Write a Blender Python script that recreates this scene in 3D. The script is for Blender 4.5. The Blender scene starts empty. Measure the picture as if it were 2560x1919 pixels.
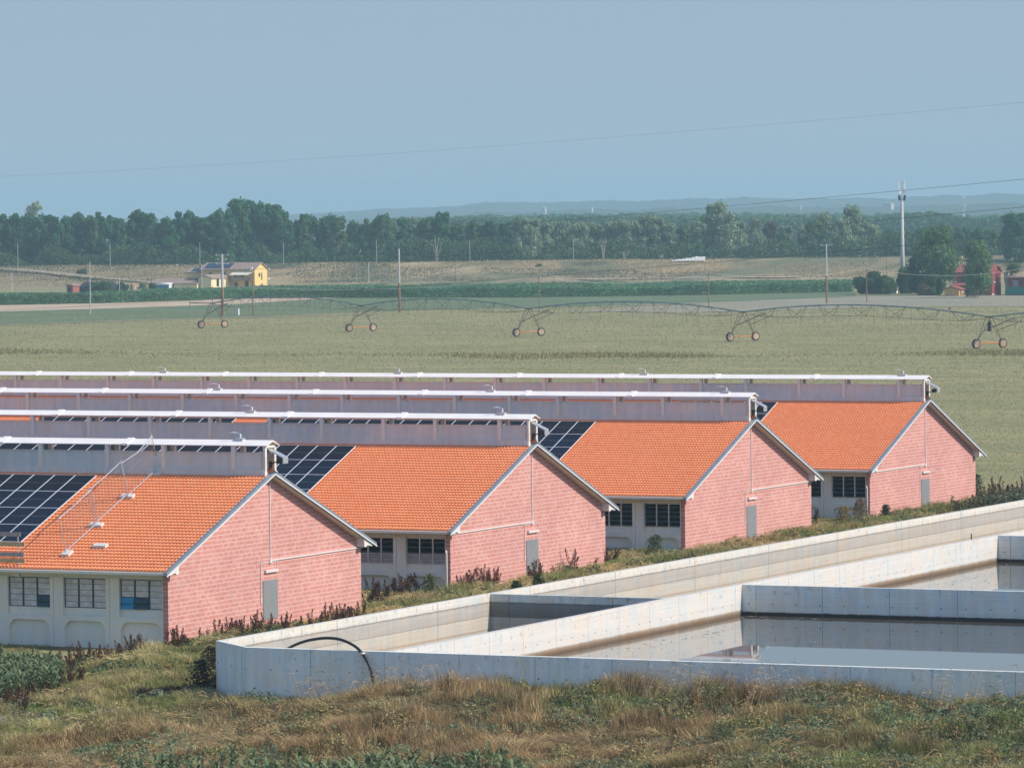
import bpy, math, random
import numpy as np
from mathutils import Vector, Matrix

random.seed(7)
rng = np.random.default_rng(11)
SC = bpy.context.scene
COL = SC.collection
R = math.radians

# ------------------------------------------------------------------ camera
F, PITCH, ROLL, YAW = 12065.13, 0.0347, -0.0111, 0.4414
CAMP = np.array([-188.008, -106.059, 15.772])
FW = np.array([math.cos(YAW) * math.cos(PITCH), math.sin(YAW) * math.cos(PITCH), -math.sin(PITCH)])
RT0 = np.array([math.sin(YAW), -math.cos(YAW), 0.0])
UP0 = np.cross(RT0, FW)
RT = RT0 * math.cos(ROLL) + UP0 * math.sin(ROLL)
UP = -RT0 * math.sin(ROLL) + UP0 * math.cos(ROLL)
cd = bpy.data.cameras.new("camera")
cam = bpy.data.objects.new("camera", cd)
COL.objects.link(cam)
cd.sensor_width = 36.0
cd.lens = F / 2560 * 36.0
cd.clip_start = 1.0
cd.clip_end = 60000
m = Matrix([[RT[i], UP[i], -FW[i], CAMP[i]] for i in range(3)] + [[0, 0, 0, 1]])
cam.matrix_world = m
SC.camera = cam

# ------------------------------------------------------------------ light
EL = R(38.6)
SDIR = Vector((0.14 * math.cos(EL), -0.99 * math.cos(EL), math.sin(EL))).normalized()
w = bpy.data.worlds.new("World")
SC.world = w
w.use_nodes = True
nt = w.node_tree
bg = nt.nodes["Background"]
sky = nt.nodes.new("ShaderNodeTexSky")
sky.sky_type = 'NISHITA'
sky.sun_disc = False
sky.sun_elevation = EL
sky.sun_rotation = math.atan2(SDIR.x, SDIR.y)
sky.altitude = 60
sky.air_density = 1.0
sky.dust_density = 0.5
sky.ozone_density = 1.5
tint = nt.nodes.new("ShaderNodeMix")          # clear blue summer sky
tint.data_type = 'RGBA'
tint.blend_type = 'MULTIPLY'
tint.inputs[0].default_value = 1.0
tint.inputs[7].default_value = (0.95, 0.95, 1.02, 1)
nt.links.new(sky.outputs[0], tint.inputs[6])
# milky air low over the plain: the sky settles to one flat blue towards the horizon
wtc = nt.nodes.new("ShaderNodeTexCoord")
wsp = nt.nodes.new("ShaderNodeSeparateXYZ")
nt.links.new(wtc.outputs['Generated'], wsp.inputs[0])
wmr = nt.nodes.new("ShaderNodeMapRange")
wmr.interpolation_type = 'SMOOTHSTEP'
wmr.inputs['From Min'].default_value = 0.05
wmr.inputs['From Max'].default_value = 0.30
nt.links.new(wsp.outputs['Z'], wmr.inputs['Value'])
low = nt.nodes.new("ShaderNodeMix")
low.data_type = 'RGBA'
SKYS = 0.14
low.inputs[6].default_value = (0.286 / SKYS, 0.374 / SKYS, 0.466 / SKYS, 1)
nt.links.new(wmr.outputs[0], low.inputs[0])
nt.links.new(tint.outputs[2], low.inputs[7])
nt.links.new(low.outputs[2], bg.inputs[0])
bg.inputs[1].default_value = SKYS
sd = bpy.data.lights.new("sun", 'SUN')
sd.energy = 3.5
sd.angle = R(0.53)
sd.color = (1.0, 0.90, 0.76)
so = bpy.data.objects.new("sun", sd)
COL.objects.link(so)
so.rotation_euler = SDIR.to_track_quat('Z', 'Y').to_euler()
SC.view_settings.view_transform = 'Standard'
SC.view_settings.look = 'None'
SC.view_settings.exposure = 0.30
SC.view_settings.gamma = 1.0
SC.cycles.use_denoising = True
SC.cycles.max_bounces = 6
SC.cycles.transparent_max_bounces = 8
SC.cycles.volume_bounces = 1

# ------------------------------------------------------------------ placing helpers
GZ = -3.2                                    # level of the fields


def ray(px, py):
    return FW + (px - 1280) / F * RT - (py - 959.5) / F * UP


def G(px, py, z=GZ):
    d = ray(px, py)
    t = (z - CAMP[2]) / d[2]
    return CAMP + t * d


def AT(px, py, Z):
    return CAMP + Z * ray(px, py)


def depth(p):
    return float((np.asarray(p) - CAMP) @ FW)


FX = np.array([math.cos(YAW), math.sin(YAW), 0.0])
LX = np.array([math.sin(YAW), -math.cos(YAW), 0.0])


def WL(lat, dep, z):
    p = np.array([CAMP[0], CAMP[1], 0.0]) + FX * dep + LX * lat
    return np.array([p[0], p[1], z])


# ------------------------------------------------------------------ node helpers
def nn(nt, t, **k):
    n = nt.nodes.new(t)
    for a, b in k.items():
        setattr(n, a, b)
    return n


class NT:
    """tiny helper for building a material"""
    def __init__(s, name, rough=0.8, spec=0.3):
        s.m = bpy.data.materials.new(name)
        s.m.use_nodes = True
        s.t = s.m.node_tree
        s.b = s.t.nodes["Principled BSDF"]
        s.b.inputs['Roughness'].default_value = rough
        s.b.inputs['Specular IOR Level'].default_value = spec
        s.tc = nn(s.t, "ShaderNodeTexCoord")
        s.obj = s.tc.outputs['Object']

    def link(s, a, b):
        s.t.links.new(a, b)

    def geo(s):
        return nn(s.t, "ShaderNodeNewGeometry").outputs['Position']

    def mapp(s, vec, scale=(1, 1, 1), rot=(0, 0, 0), loc=(0, 0, 0)):
        n = nn(s.t, "ShaderNodeMapping")
        n.inputs['Scale'].default_value = scale
        n.inputs['Rotation'].default_value = rot
        n.inputs['Location'].default_value = loc
        s.link(vec, n.inputs[0])
        return n.outputs[0]

    def noise(s, vec, scale, detail=4, rough=0.6, dist=0.0):
        n = nn(s.t, "ShaderNodeTexNoise")
        n.inputs['Scale'].default_value = scale
        n.inputs['Detail'].default_value = detail
        n.inputs['Roughness'].default_value = rough
        n.inputs['Distortion'].default_value = dist
        s.link(vec, n.inputs['Vector'])
        return n.outputs['Fac']

    def ramp(s, fac, stops, interp='LINEAR'):
        n = nn(s.t, "ShaderNodeValToRGB")
        n.color_ramp.interpolation = interp
        e = n.color_ramp.elements
        while len(e) < len(stops):
            e.new(0.5)
        for el, (p, c) in zip(e, stops):
            el.position = p
            el.color = (*c, 1) if len(c) == 3 else c
        s.link(fac, n.inputs[0])
        return n.outputs[0]

    def mix(s, fac, a, b, mode='MIX'):
        n = nn(s.t, "ShaderNodeMix", data_type='RGBA', blend_type=mode)
        for v, i in ((fac, 0), (a, 6), (b, 7)):
            if isinstance(v, (int, float)):
                n.inputs[i].default_value = v
            elif isinstance(v, tuple):
                n.inputs[i].default_value = (*v, 1)
            else:
                s.link(v, n.inputs[i])
        return n.outputs[2]

    def math(s, op, a, b=None, c=None, clamp=False):
        n = nn(s.t, "ShaderNodeMath", operation=op, use_clamp=clamp)
        for i, v in enumerate((a, b, c)):
            if v is None:
                continue
            if isinstance(v, (int, float)):
                n.inputs[i].default_value = v
            else:
                s.link(v, n.inputs[i])
        return n.outputs[0]

    def sep(s, vec):
        n = nn(s.t, "ShaderNodeSeparateXYZ")
        s.link(vec, n.inputs[0])
        return n.outputs

    def comb(s, x, y, z):
        n = nn(s.t, "ShaderNodeCombineXYZ")
        for i, v in enumerate((x, y, z)):
            if isinstance(v, (int, float)):
                n.inputs[i].default_value = v
            else:
                s.link(v, n.inputs[i])
        return n.outputs[0]

    def color(s, c):
        if isinstance(c, tuple):
            s.b.inputs['Base Color'].default_value = (*c, 1)
        else:
            s.link(c, s.b.inputs['Base Color'])

    def bump(s, h, strength=0.3, dist=0.02):
        n = nn(s.t, "ShaderNodeBump")
        n.inputs['Strength'].default_value = strength
        n.inputs['Distance'].default_value = dist
        s.link(h, n.inputs['Height'])
        s.link(n.outputs[0], s.b.inputs['Normal'])


def simple(name, c, rough=0.7, var=0.18, scale=3.0, metal=0.0, spec=0.3, rnd=0.0):
    n = NT(name, rough, spec)
    f = n.noise(n.obj, scale, 5, 0.65)
    lo = tuple(max(0, v * (1 - var)) for v in c)
    hi = tuple(min(1, v * (1 + var)) for v in c)
    col = n.ramp(f, [(0.3, lo), (0.7, hi)])
    if rnd:
        oi = nn(n.t, "ShaderNodeObjectInfo").outputs['Random']
        k = n.math('MULTIPLY_ADD', oi, 2 * rnd, 1 - rnd)
        col = n.mix(1.0, col, n.comb(k, k, k), 'MULTIPLY')
    n.color(col)
    n.b.inputs['Metallic'].default_value = metal
    return n.m


def leafmat(name, trans=0.25, attr=True, c=(0.08, 0.12, 0.05), var=0.25, nscale=0.35, hue=0.0):
    """foliage: diffuse + translucent, colour from the plant's own vertex colour or a base colour"""
    m = bpy.data.materials.new(name)
    m.use_nodes = True
    t = m.node_tree
    t.nodes.clear()
    out = nn(t, "ShaderNodeOutputMaterial")
    h = NT.__new__(NT)
    h.m, h.t = m, t
    if attr:
        a = nn(t, "ShaderNodeAttribute", attribute_name="Col")
        col = a.outputs['Color']
    else:
        tc = nn(t, "ShaderNodeTexCoord")
        f = h.noise(tc.outputs['Object'], nscale, 3, 0.7)
        lo = tuple(v * (1 - var) for v in c)
        hi = tuple(v * (1 + var) for v in c)
        col = h.ramp(f, [(0.32, lo), (0.68, hi)])
        oi = nn(t, "ShaderNodeObjectInfo").outputs['Random']
        k = h.math('MULTIPLY_ADD', oi, 0.4, 0.8)
        k2 = h.math('MULTIPLY_ADD', oi, 0.25, 0.86)
        col = h.mix(1.0, col, h.comb(k, k2, k2), 'MULTIPLY')
    d = nn(t, "ShaderNodeBsdfDiffuse")
    tr = nn(t, "ShaderNodeBsdfTranslucent")
    mx = nn(t, "ShaderNodeMixShader")
    mx.inputs[0].default_value = trans
    t.links.new(col, d.inputs[0])
    t.links.new(col, tr.inputs[0])
    t.links.new(d.outputs[0], mx.inputs[1])
    t.links.new(tr.outputs[0], mx.inputs[2])
    t.links.new(mx.outputs[0], out.inputs[0])
    return m


# ------------------------------------------------------------------ mesh helpers
class MB:
    def __init__(s):
        s.v, s.f, s.mi = [], [], []
        s.cur = 0

    def add(s, vs, fs):
        o = len(s.v)
        s.v += [tuple(map(float, v)) for v in vs]
        s.f += [tuple(i + o for i in f) for f in fs]
        s.mi += [s.cur] * len(fs)
        return s

    def box(s, x0, x1, y0, y1, z0, z1):
        vs = [(x, y, z) for x in (x0, x1) for y in (y0, y1) for z in (z0, z1)]
        return s.add(vs, [(0, 1, 3, 2), (4, 6, 7, 5), (0, 4, 5, 1), (2, 3, 7, 6), (0, 2, 6, 4), (1, 5, 7, 3)])

    def prism(s, poly, axis, a, b):
        """poly: 2D outline; axis 'x': (y,z) outline, 'y': (x,z), 'z': (x,y)"""
        def P(u, v, w):
            return {'x': (w, u, v), 'y': (u, w, v), 'z': (u, v, w)}[axis]
        n = len(poly)
        vs = [P(u, v, a) for u, v in poly] + [P(u, v, b) for u, v in poly]
        fs = [tuple(range(n))[::-1], tuple(range(n, 2 * n))]
        fs += [(i, (i + 1) % n, n + (i + 1) % n, n + i) for i in range(n)]
        return s.add(vs, fs)

    def tube(s, p, q, r0, r1=None, n=6, caps=True):
        r1 = r0 if r1 is None else r1
        p, q = Vector(p), Vector(q)
        d = (q - p).normalized()
        a = d.orthogonal().normalized()
        b = d.cross(a)
        vs = []
        for c, r in ((p, r0), (q, r1)):
            for i in range(n):
                t = 2 * math.pi * i / n
                vs.append(c + a * math.cos(t) * r + b * math.sin(t) * r)
        fs = [(i, (i + 1) % n, n + (i + 1) % n, n + i) for i in range(n)]
        if caps:
            fs += [tuple(range(n))[::-1], tuple(range(n, 2 * n))]
        return s.add(vs, fs)

    def path(s, pts, r, n=6):
        pts = [Vector(p) for p in pts]
        rs = r if isinstance(r, (list, tuple)) else [r] * len(pts)
        rings = []
        prev = None
        for i, p in enumerate(pts):
            d = (pts[min(i + 1, len(pts) - 1)] - pts[max(i - 1, 0)]).normalized()
            if prev is None:
                a = d.orthogonal().normalized()
            else:
                a = (prev - d * prev.dot(d)).normalized()
            prev = a
            b = d.cross(a)
            rings.append([p + (a * math.cos(2 * math.pi * k / n) + b * math.sin(2 * math.pi * k / n)) * rs[i] for k in range(n)])
        vs = [v for rg in rings for v in rg]
        fs = []
        for i in range(len(pts) - 1):
            for k in range(n):
                fs.append((i * n + k, i * n + (k + 1) % n, (i + 1) * n + (k + 1) % n, (i + 1) * n + k))
        fs += [tuple(range(n))[::-1], tuple(range(len(vs) - n, len(vs)))]
        return s.add(vs, fs)

    def mesh(s, name, mat, smooth=False):
        me = bpy.data.meshes.new(name)
        me.from_pydata(s.v, [], s.f)
        mats = mat if isinstance(mat, (list, tuple)) else [mat]
        for x in mats:
            me.materials.append(x)
        if len(mats) > 1:
            me.polygons.foreach_set('material_index', s.mi)
        if smooth:
            me.polygons.foreach_set('use_smooth', [True] * len(me.polygons))
        me.update()
        return me

    def build(s, name, mat, parent=None, smooth=False):
        return put(name, s.mesh(name, mat, smooth), parent)


def put(name, me, parent=None, loc=None):
    o = bpy.data.objects.new(name, me)
    COL.objects.link(o)
    if parent is not None:
        o.parent = parent
    if loc is not None:
        o.location = loc
    return o


def np_mesh(name, V, Fq, mat, col=None, tri=None, smooth=False):
    """V (n,3), Fq (m,4) quads, tri (k,3)"""
    me = bpy.data.meshes.new(name)
    me.vertices.add(len(V))
    me.vertices.foreach_set('co', np.asarray(V, np.float32).ravel())
    loops = []
    starts = []
    tot = []
    n = 0
    if Fq is not None and len(Fq):
        loops.append(np.asarray(Fq, np.int32).ravel())
        starts.append(np.arange(len(Fq)) * 4)
        tot.append(np.full(len(Fq), 4))
        n = len(Fq) * 4
    if tri is not None and len(tri):
        loops.append(np.asarray(tri, np.int32).ravel())
        starts.append(np.arange(len(tri)) * 3 + n)
        tot.append(np.full(len(tri), 3))
    L = np.concatenate(loops)
    S = np.concatenate(starts).astype(np.int32)
    me.loops.add(len(L))
    me.loops.foreach_set('vertex_index', L)
    me.polygons.add(len(S))
    me.polygons.foreach_set('loop_start', S)
    me.polygons.foreach_set('loop_total', np.concatenate(tot).astype(np.int32))
    if col is not None:
        a = me.color_attributes.new("Col", 'FLOAT_COLOR', 'POINT')
        c4 = np.ones((len(V), 4), np.float32)
        c4[:, :3] = col
        a.data.foreach_set('color', c4.ravel())
    me.materials.append(mat)
    me.update(calc_edges=True)
    if smooth:
        me.polygons.foreach_set('use_smooth', np.ones(len(S), bool))
    return me


def tag(o, label=None, cat=None, group=None, kind=None):
    if label:
        o['label'] = label
    if cat:
        o['category'] = cat
    if group:
        o['group'] = group
    if kind:
        o['kind'] = kind
    return o


def empty(name, loc=(0, 0, 0), rz=0):
    o = bpy.data.objects.new(name, None)
    o.empty_display_size = 0.3
    COL.objects.link(o)
    o.location = loc
    o.rotation_euler = (0, 0, rz)
    return o


def copy_tree(o, parent=None):
    c = o.copy()
    COL.objects.link(c)
    c.parent = parent
    for ch in list(o.children):
        copy_tree(ch, c)
    return c


def vnoise(x, y, s, seed=0):
    """smooth value noise 0..1 on arrays"""
    x = np.asarray(x, float) / s + 1000
    y = np.asarray(y, float) / s + 1000
    xi, yi = np.floor(x).astype(np.int64), np.floor(y).astype(np.int64)
    xf, yf = x - xi, y - yi
    xf = xf * xf * (3 - 2 * xf)
    yf = yf * yf * (3 - 2 * yf)

    def h(a, b):
        n = (a * 374761393 + b * 668265263 + seed * 1442695041) & 0x7fffffff
        n = ((n ^ (n >> 13)) * 1274126177) & 0x7fffffff
        return ((n ^ (n >> 16)) & 0xffff) / 65535.0
    return (h(xi, yi) * (1 - xf) + h(xi + 1, yi) * xf) * (1 - yf) + (h(xi, yi + 1) * (1 - xf) + h(xi + 1, yi + 1) * xf) * yf


# ------------------------------------------------------------------ materials
def field_mat(name, cols, sc=0.06, fine=1.2, green=None):
    n = NT(name, 0.95, 0.1)
    g = n.geo()
    big = n.noise(n.mapp(g, (1, 1, 1), (0, 0, -YAW)), sc, 5, 0.6, 0.4)
    c1 = n.ramp(big, [(0.3, cols[0]), (0.5, cols[1]), (0.7, cols[2])])
    # blades seen edge-on: fine streaks
    f = n.noise(n.mapp(g, (0.35, 1.0, 1), (0, 0, -YAW)), fine, 3, 0.7)
    k = n.math('MULTIPLY_ADD', f, 0.7, 0.65)
    st = n.noise(n.mapp(g, (0.5, 0.03, 1), (0, 0, -YAW)), 0.35, 3, 0.6)
    k2 = n.math('MULTIPLY_ADD', st, 0.4, 0.8)
    k = n.math('MULTIPLY', k, k2)
    n.color(n.mix(1.0, c1, n.comb(k, k, k), 'MULTIPLY'))
    return n.m


def concrete(name, base, var=0.12, joint=None, spacing=3.2, off=0.0, holes=False, zstops=None, sc=1.0, jw=0.035, streak=0.12, wet=None):
    """cast concrete; joint: axis index of the joints; zstops: [(z, colour)] horizontal stain bands"""
    n = NT(name, 0.85, 0.25)
    g = n.geo()
    x, y, z = n.sep(g)
    big = n.noise(g, 0.5 * sc, 5, 0.65, 0.3)
    stre = n.noise(n.mapp(g, (1, 1, 0.12)), 3.0 * sc, 4, 0.6)
    fine = n.noise(g, 9.0 * sc, 4, 0.7)
    if zstops is None:
        col = n.mix(0.0, base, base)
    else:
        zl, zh = zstops[0][0], zstops[-1][0]
        wob = n.math('MULTIPLY_ADD', n.noise(n.mapp(g, (1, 1, .3)), 2.5, 4, 0.7), 0.10, -0.05)
        zz = n.math('ADD', z, wob)
        fz = n.math('DIVIDE', n.math('SUBTRACT', zz, zl), zh - zl)
        col = n.ramp(fz, [((a - zl) / (zh - zl), c) for a, c in zstops])
        ln = n.noise(n.mapp(g, (.25, .25, 14)), 1.0, 3, 0.6)
        kk = n.math('MULTIPLY_ADD', ln, 0.5, 0.75)
        col = n.mix(0.7, col, n.mix(1.0, col, n.comb(kk, kk, kk), 'MULTIPLY'))
    mot = n.noise(n.mapp(g, (1, 1, .7)), 1.3 * sc, 5, 0.7, 0.5)
    col = n.mix(1.0, col, n.ramp(mot, [(.34, (.84, .95, 1.0)), (.5, (.97, .98, .97)), (.66, (1.0, .95, .86))]), 'MULTIPLY')
    k = n.math('MULTIPLY_ADD', big, 2 * var, 1 - var)
    k2 = n.math('MULTIPLY_ADD', stre, 2 * streak, 1 - streak)
    k3 = n.math('MULTIPLY_ADD', fine, 0.1, 0.95)
    k = n.math('MULTIPLY', n.math('MULTIPLY', k, k2), k3)
    col = n.mix(1.0, col, n.comb(k, k, k), 'MULTIPLY')
    if joint is not None:
        cc = (x, y)[joint]
        mo = n.math('FRACT', n.math('DIVIDE', n.math('ADD', cc, off + 1000 * spacing), spacing))
        j = n.math('LESS_THAN', mo, jw / spacing)
        col = n.mix(n.math('MULTIPLY', j, 0.6), col, (base[0] * .3, base[1] * .3, base[2] * .3))
        if holes:
            u = n.math('SUBTRACT', n.math('FRACT', n.math('DIVIDE', n.math('ADD', cc, off + 1000 * spacing + .05), 1.15)), 0.5)
            v = n.math('SUBTRACT', n.math('FRACT', n.math('DIVIDE', n.math('ADD', z, 100.25), 1.0)), 0.5)
            r = n.math('SQRT', n.math('ADD', n.math('POWER', u, 2), n.math('POWER', v, 2)))
            hh = n.math('LESS_THAN', r, 0.035)
            col = n.mix(n.math('MULTIPLY', hh, 0.75), col, (0.06, 0.06, 0.06))
        # scuffs under the rim
        sp = n.noise(n.mapp(g, (1, 1, .8)), 3.4, 5, 0.75)
        near = n.math('GREATER_THAN', z, -1.35)
        sp = n.math('MULTIPLY', n.math('GREATER_THAN', sp, 0.60), near)
        col = n.mix(n.math('MULTIPLY', sp, 0.4), col, (base[0] * .35, base[1] * .35, base[2] * .35))
    n.color(col)
    n.bump(fine, 0.2, 0.01)
    return n.m


M = {}
M['field'] = field_mat('field_grass', [(.235, .235, .11), (.285, .27, .135), (.345, .31, .155)])
M['green_field'] = field_mat('green_field_mat', [(.12, .17, .085), (.145, .19, .10), (.18, .21, .115)])
M['soil'] = field_mat('bare_soil_mat', [(.46, .36, .25), (.52, .41, .29), (.56, .45, .32)], 0.1)
M['pale_field'] = field_mat('pale_field_mat', [(.26, .25, .18), (.31, .29, .21), (.34, .32, .22)])
M['track'] = field_mat('track_mat', [(.36, .31, .22), (.42, .36, .26), (.46, .40, .30)], 0.3)
M['bank'] = field_mat('bank_soil', [(.11, .10, .05), (.16, .13, .07), (.20, .16, .09)], 0.5, 3.0)

n = NT('levee_grass', 0.95, 0.1)
g = n.geo()
a = n.noise(n.mapp(g, (.30, 1.0, 3.0), (0, 0, -YAW)), 0.028, 5, 0.65, 1.0)
c = n.ramp(a, [(0.34, (.10, .14, .065)), (0.44, (.20, .19, .11)), (0.52, (.33, .26, .15)), (0.62, (.45, .35, .20)), (0.7, (.24, .19, .13))])
f = n.noise(n.mapp(g, (.3, 1, 1), (0, 0, -YAW)), 0.8, 4, 0.7)
k = n.math('MULTIPLY_ADD', f, 0.7, 0.65)
n.color(n.mix(1.0, c, n.comb(k, k, k), 'MULTIPLY'))
M['levee'] = n.m

M['conc_white'] = concrete('pale_cast_concrete', (.74, .71, .67), .05, 0, 3.2, 1.2, True,
                           [(-2.6, (.20, .13, .09)), (-2.22, (.17, .11, .07)), (-2.08, (.34, .26, .19)), (-1.99, (.66, .63, .60)), (-0.8, (.69, .66, .63))], streak=.05)
M['conc_front'] = concrete('grey_cast_concrete', (.86, .86, .80), .2, 1, 3.2, 0.0, True, streak=.24)
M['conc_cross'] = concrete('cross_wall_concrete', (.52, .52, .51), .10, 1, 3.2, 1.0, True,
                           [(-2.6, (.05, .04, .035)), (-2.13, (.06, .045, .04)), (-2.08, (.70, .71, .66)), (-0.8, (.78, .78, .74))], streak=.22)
M['conc_back'] = concrete('stained_back_wall', (.6, .55, .5), .07, 0, 9.45, -8.4 + .05, False,
                          [(-3.4, (.42, .33, .25)), (-2.5, (.48, .41, .34)), (-2.46, (.34, .28, .23)), (-2.42, (.52, .46, .41)), (-1.9, (.54, .49, .44)), (-1.86, (.30, .26, .23)),
                           (-1.82, (.44, .40, .37)), (-1.32, (.47, .43, .40)), (-1.27, (.24, .20, .18)), (-1.22, (.66, .62, .58)), (-0.8, (.74, .70, .65))], streak=.14, jw=.06)
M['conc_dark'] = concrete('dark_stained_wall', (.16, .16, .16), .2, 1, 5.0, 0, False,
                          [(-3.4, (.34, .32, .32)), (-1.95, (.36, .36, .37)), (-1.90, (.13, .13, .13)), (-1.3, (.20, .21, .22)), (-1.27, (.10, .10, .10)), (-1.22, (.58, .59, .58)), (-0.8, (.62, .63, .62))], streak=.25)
M['conc_barn'] = concrete('precast_concrete', (.82, .78, .70), .10, streak=.08)
M['conc_vent'] = concrete('ridge_vent_concrete', (.68, .69, .67), .14, streak=.2)
M['conc_pale'] = simple('pale_concrete', (.72, .69, .64), .8, .08)
M['white_metal'] = simple('white_sheet_metal', (.96, .92, .86), .45, .05, 1.0)
M['grey_metal'] = simple('grey_flashing', (.36, .40, .44), .4, .15, 2.0, .5)
M['white_edge'] = simple('white_trim', (.70, .74, .78), .5, .05)
M['galv'] = simple('galvanised_steel', (.62, .64, .66), .35, .1, 4.0, .6)
M['dark'] = simple('dark_plastic', (.03, .035, .045), .5, .2)
M['hose'] = simple('black_hose', (.025, .027, .03), .4, .2)
M['wood'] = simple('wooden_board', (.62, .42, .22), .8, .25, 5)
M['wood_grey'] = simple('weathered_board', (.42, .34, .31), .85, .25, 5)
M['door'] = simple('grey_shutter', (.27, .28, .29), .6, .06)
M['pvc'] = simple('white_conduit', (.72, .66, .63), .5, .05)
M['inside'] = simple('interior_dark', (.012, .012, .014), .9, .1)
M['pole_wood'] = simple('creosote_pole', (.27, .16, .09), .85, .2, .8)
M['pole_grey'] = simple('concrete_pole', (.50, .50, .48), .7, .1)
M['rust'] = simple('rusty_steel', (.20, .13, .10), .8, .35, 1.5)
M['orange_metal'] = simple('orange_beam', (.55, .24, .10), .7, .2, 1.5)
M['pipe_teal'] = simple('galvanised_pipe', (.19, .25, .26), .5, .3, .3)
M['tyre'] = simple('tyre_rubber', (.06, .055, .055), .9, .2)
M['rim'] = simple('dusty_wheel_disc', (.40, .29, .20), .8, .5, 1.5)
M['wire'] = simple('overhead_wire', (.06, .065, .07), .6, .1)
M['wire_pale'] = simple('pale_cable', (.45, .43, .40), .6, .1)
M['yellow'] = simple('yellow_render', (.80, .58, .24), .85, .05)
M['cream'] = simple('cream_render', (.82, .70, .42), .85, .05)
M['white_render'] = simple('white_render', (.78, .76, .72), .85, .05)
M['blue_side'] = simple('blue_tarp', (.06, .20, .32), .6, .1)
M['old_tile'] = simple('old_roof_tile', (.36, .26, .21), .9, .2, 2)
M['pv_small'] = simple('dark_roof_panel', (.03, .05, .08), .25, .2, 1)
M['awning'] = simple('cream_awning', (.80, .73, .60), .8, .05)
M['win_dark'] = simple('dark_window', (.02, .03, .05), .3, .2)
M['red_wall'] = simple('dark_red_wall', (.30, .045, .05), .85, .12)
M['red_tile'] = simple('red_roof', (.34, .11, .09), .85, .15, 2)
M['teal'] = simple('green_tank_paint', (.03, .20, .16), .6, .1)
M['ochre_wood'] = simple('ochre_boards', (.60, .36, .15), .85, .2, 3)
M['bark'] = simple('tree_bark', (.16, .13, .10), .9, .3, 2)
M['bark_pale'] = simple('pale_bark', (.36, .34, .30), .9, .2, 2)
M['hill'] = simple('hill_woods', (.05, .075, .035), .95, .3, .004)
M['white_far'] = simple('far_white_wall', (.5, .48, .45), .8, .05)

# split-face block wall: 50 x 20 cm blocks, pale mortar
n = NT('pink_block_wall', 0.9, 0.15)
x, y, z = n.sep(n.obj)
br = nn(n.t, "ShaderNodeTexBrick")
br.offset = 0.5
br.squash = 1.0
for k_, v_ in (('Scale', 1.0), ('Mortar Size', 0.014), ('Mortar Smooth', 0.1), ('Bias', -0.15), ('Brick Width', 0.5), ('Row Height', 0.2)):
    br.inputs[k_].default_value = v_
br.inputs['Color1'].default_value = (.64, .31, .265, 1)
br.inputs['Color2'].default_value = (.60, .27, .23, 1)
br.inputs['Mortar'].default_value = (.76, .48, .42, 1)
n.link(n.comb(n.math('ADD', n.math('ADD', x, y), .12), n.math('ADD', z, 20.07), 0.0), br.inputs['Vector'])
cellv = n.comb(n.math('FLOOR', n.math('DIVIDE', x, .25)), n.math('FLOOR', n.math('DIVIDE', n.math('ADD', z, 20.07), .2)), 0.0)
wn = nn(n.t, "ShaderNodeTexWhiteNoise", noise_dimensions='3D')
n.link(cellv, wn.inputs['Vector'])
sz = n.ramp(wn.outputs['Value'], [(0.0, (.72, .42, .38)), (0.35, (.64, .31, .27)), (0.65, (.60, .26, .215)), (0.86, (.57, .235, .195)), (1.0, (.56, .37, .35))])
fine = n.noise(n.mapp(n.obj, (14, 1, 1.2)), 1.0, 3, .7)
fk = n.math('MULTIPLY_ADD', fine, .36, .82)
colb = n.mix(.5, br.outputs['Color'], sz)
colb = n.mix(1.0, colb, n.comb(fk, fk, fk), 'MULTIPLY')
colb = n.mix(n.math('MULTIPLY', br.outputs['Fac'], .55), colb, (.78, .50, .44))
bed = n.math('FRACT', n.math('DIVIDE', n.math('ADD', z, 20.07), .2))
bed = n.math('GREATER_THAN', n.math('ABSOLUTE', n.math('SUBTRACT', bed, .5)), .44)
colb = n.mix(n.math('MULTIPLY', bed, .8), colb, (.84, .62, .55))
dirt = n.noise(n.obj, .35, 4, .6)
colb = n.mix(1.0, colb, n.ramp(dirt, [(.32, (.86, .84, .86)), (.68, (1, 1, 1))]), 'MULTIPLY')
n.color(colb)
n.bump(br.outputs['Fac'], -0.3, 0.01)
M['block'] = n.m

# roof tile clay
n = NT('orange_clay_tile', 0.75, 0.25)
x, y, z = n.sep(n.obj)
wn = nn(n.t, "ShaderNodeTexWhiteNoise", noise_dimensions='3D')
n.link(n.comb(n.math('FLOOR', n.math('DIVIDE', y, .184)), n.math('FLOOR', n.math('DIVIDE', x, .2986)), 0.0), wn.inputs['Vector'])
big = n.noise(n.obj, .25, 3, .5)
c1 = n.ramp(wn.outputs['Value'], [(0, (.94, .30, .125)), (.6, (.96, .335, .15)), (1, (.98, .36, .17))])
kk = n.math('MULTIPLY_ADD', big, .16, .92)
n.color(n.mix(1.0, c1, n.comb(kk, kk, kk), 'MULTIPLY'))
M['tile'] = n.m

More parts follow.
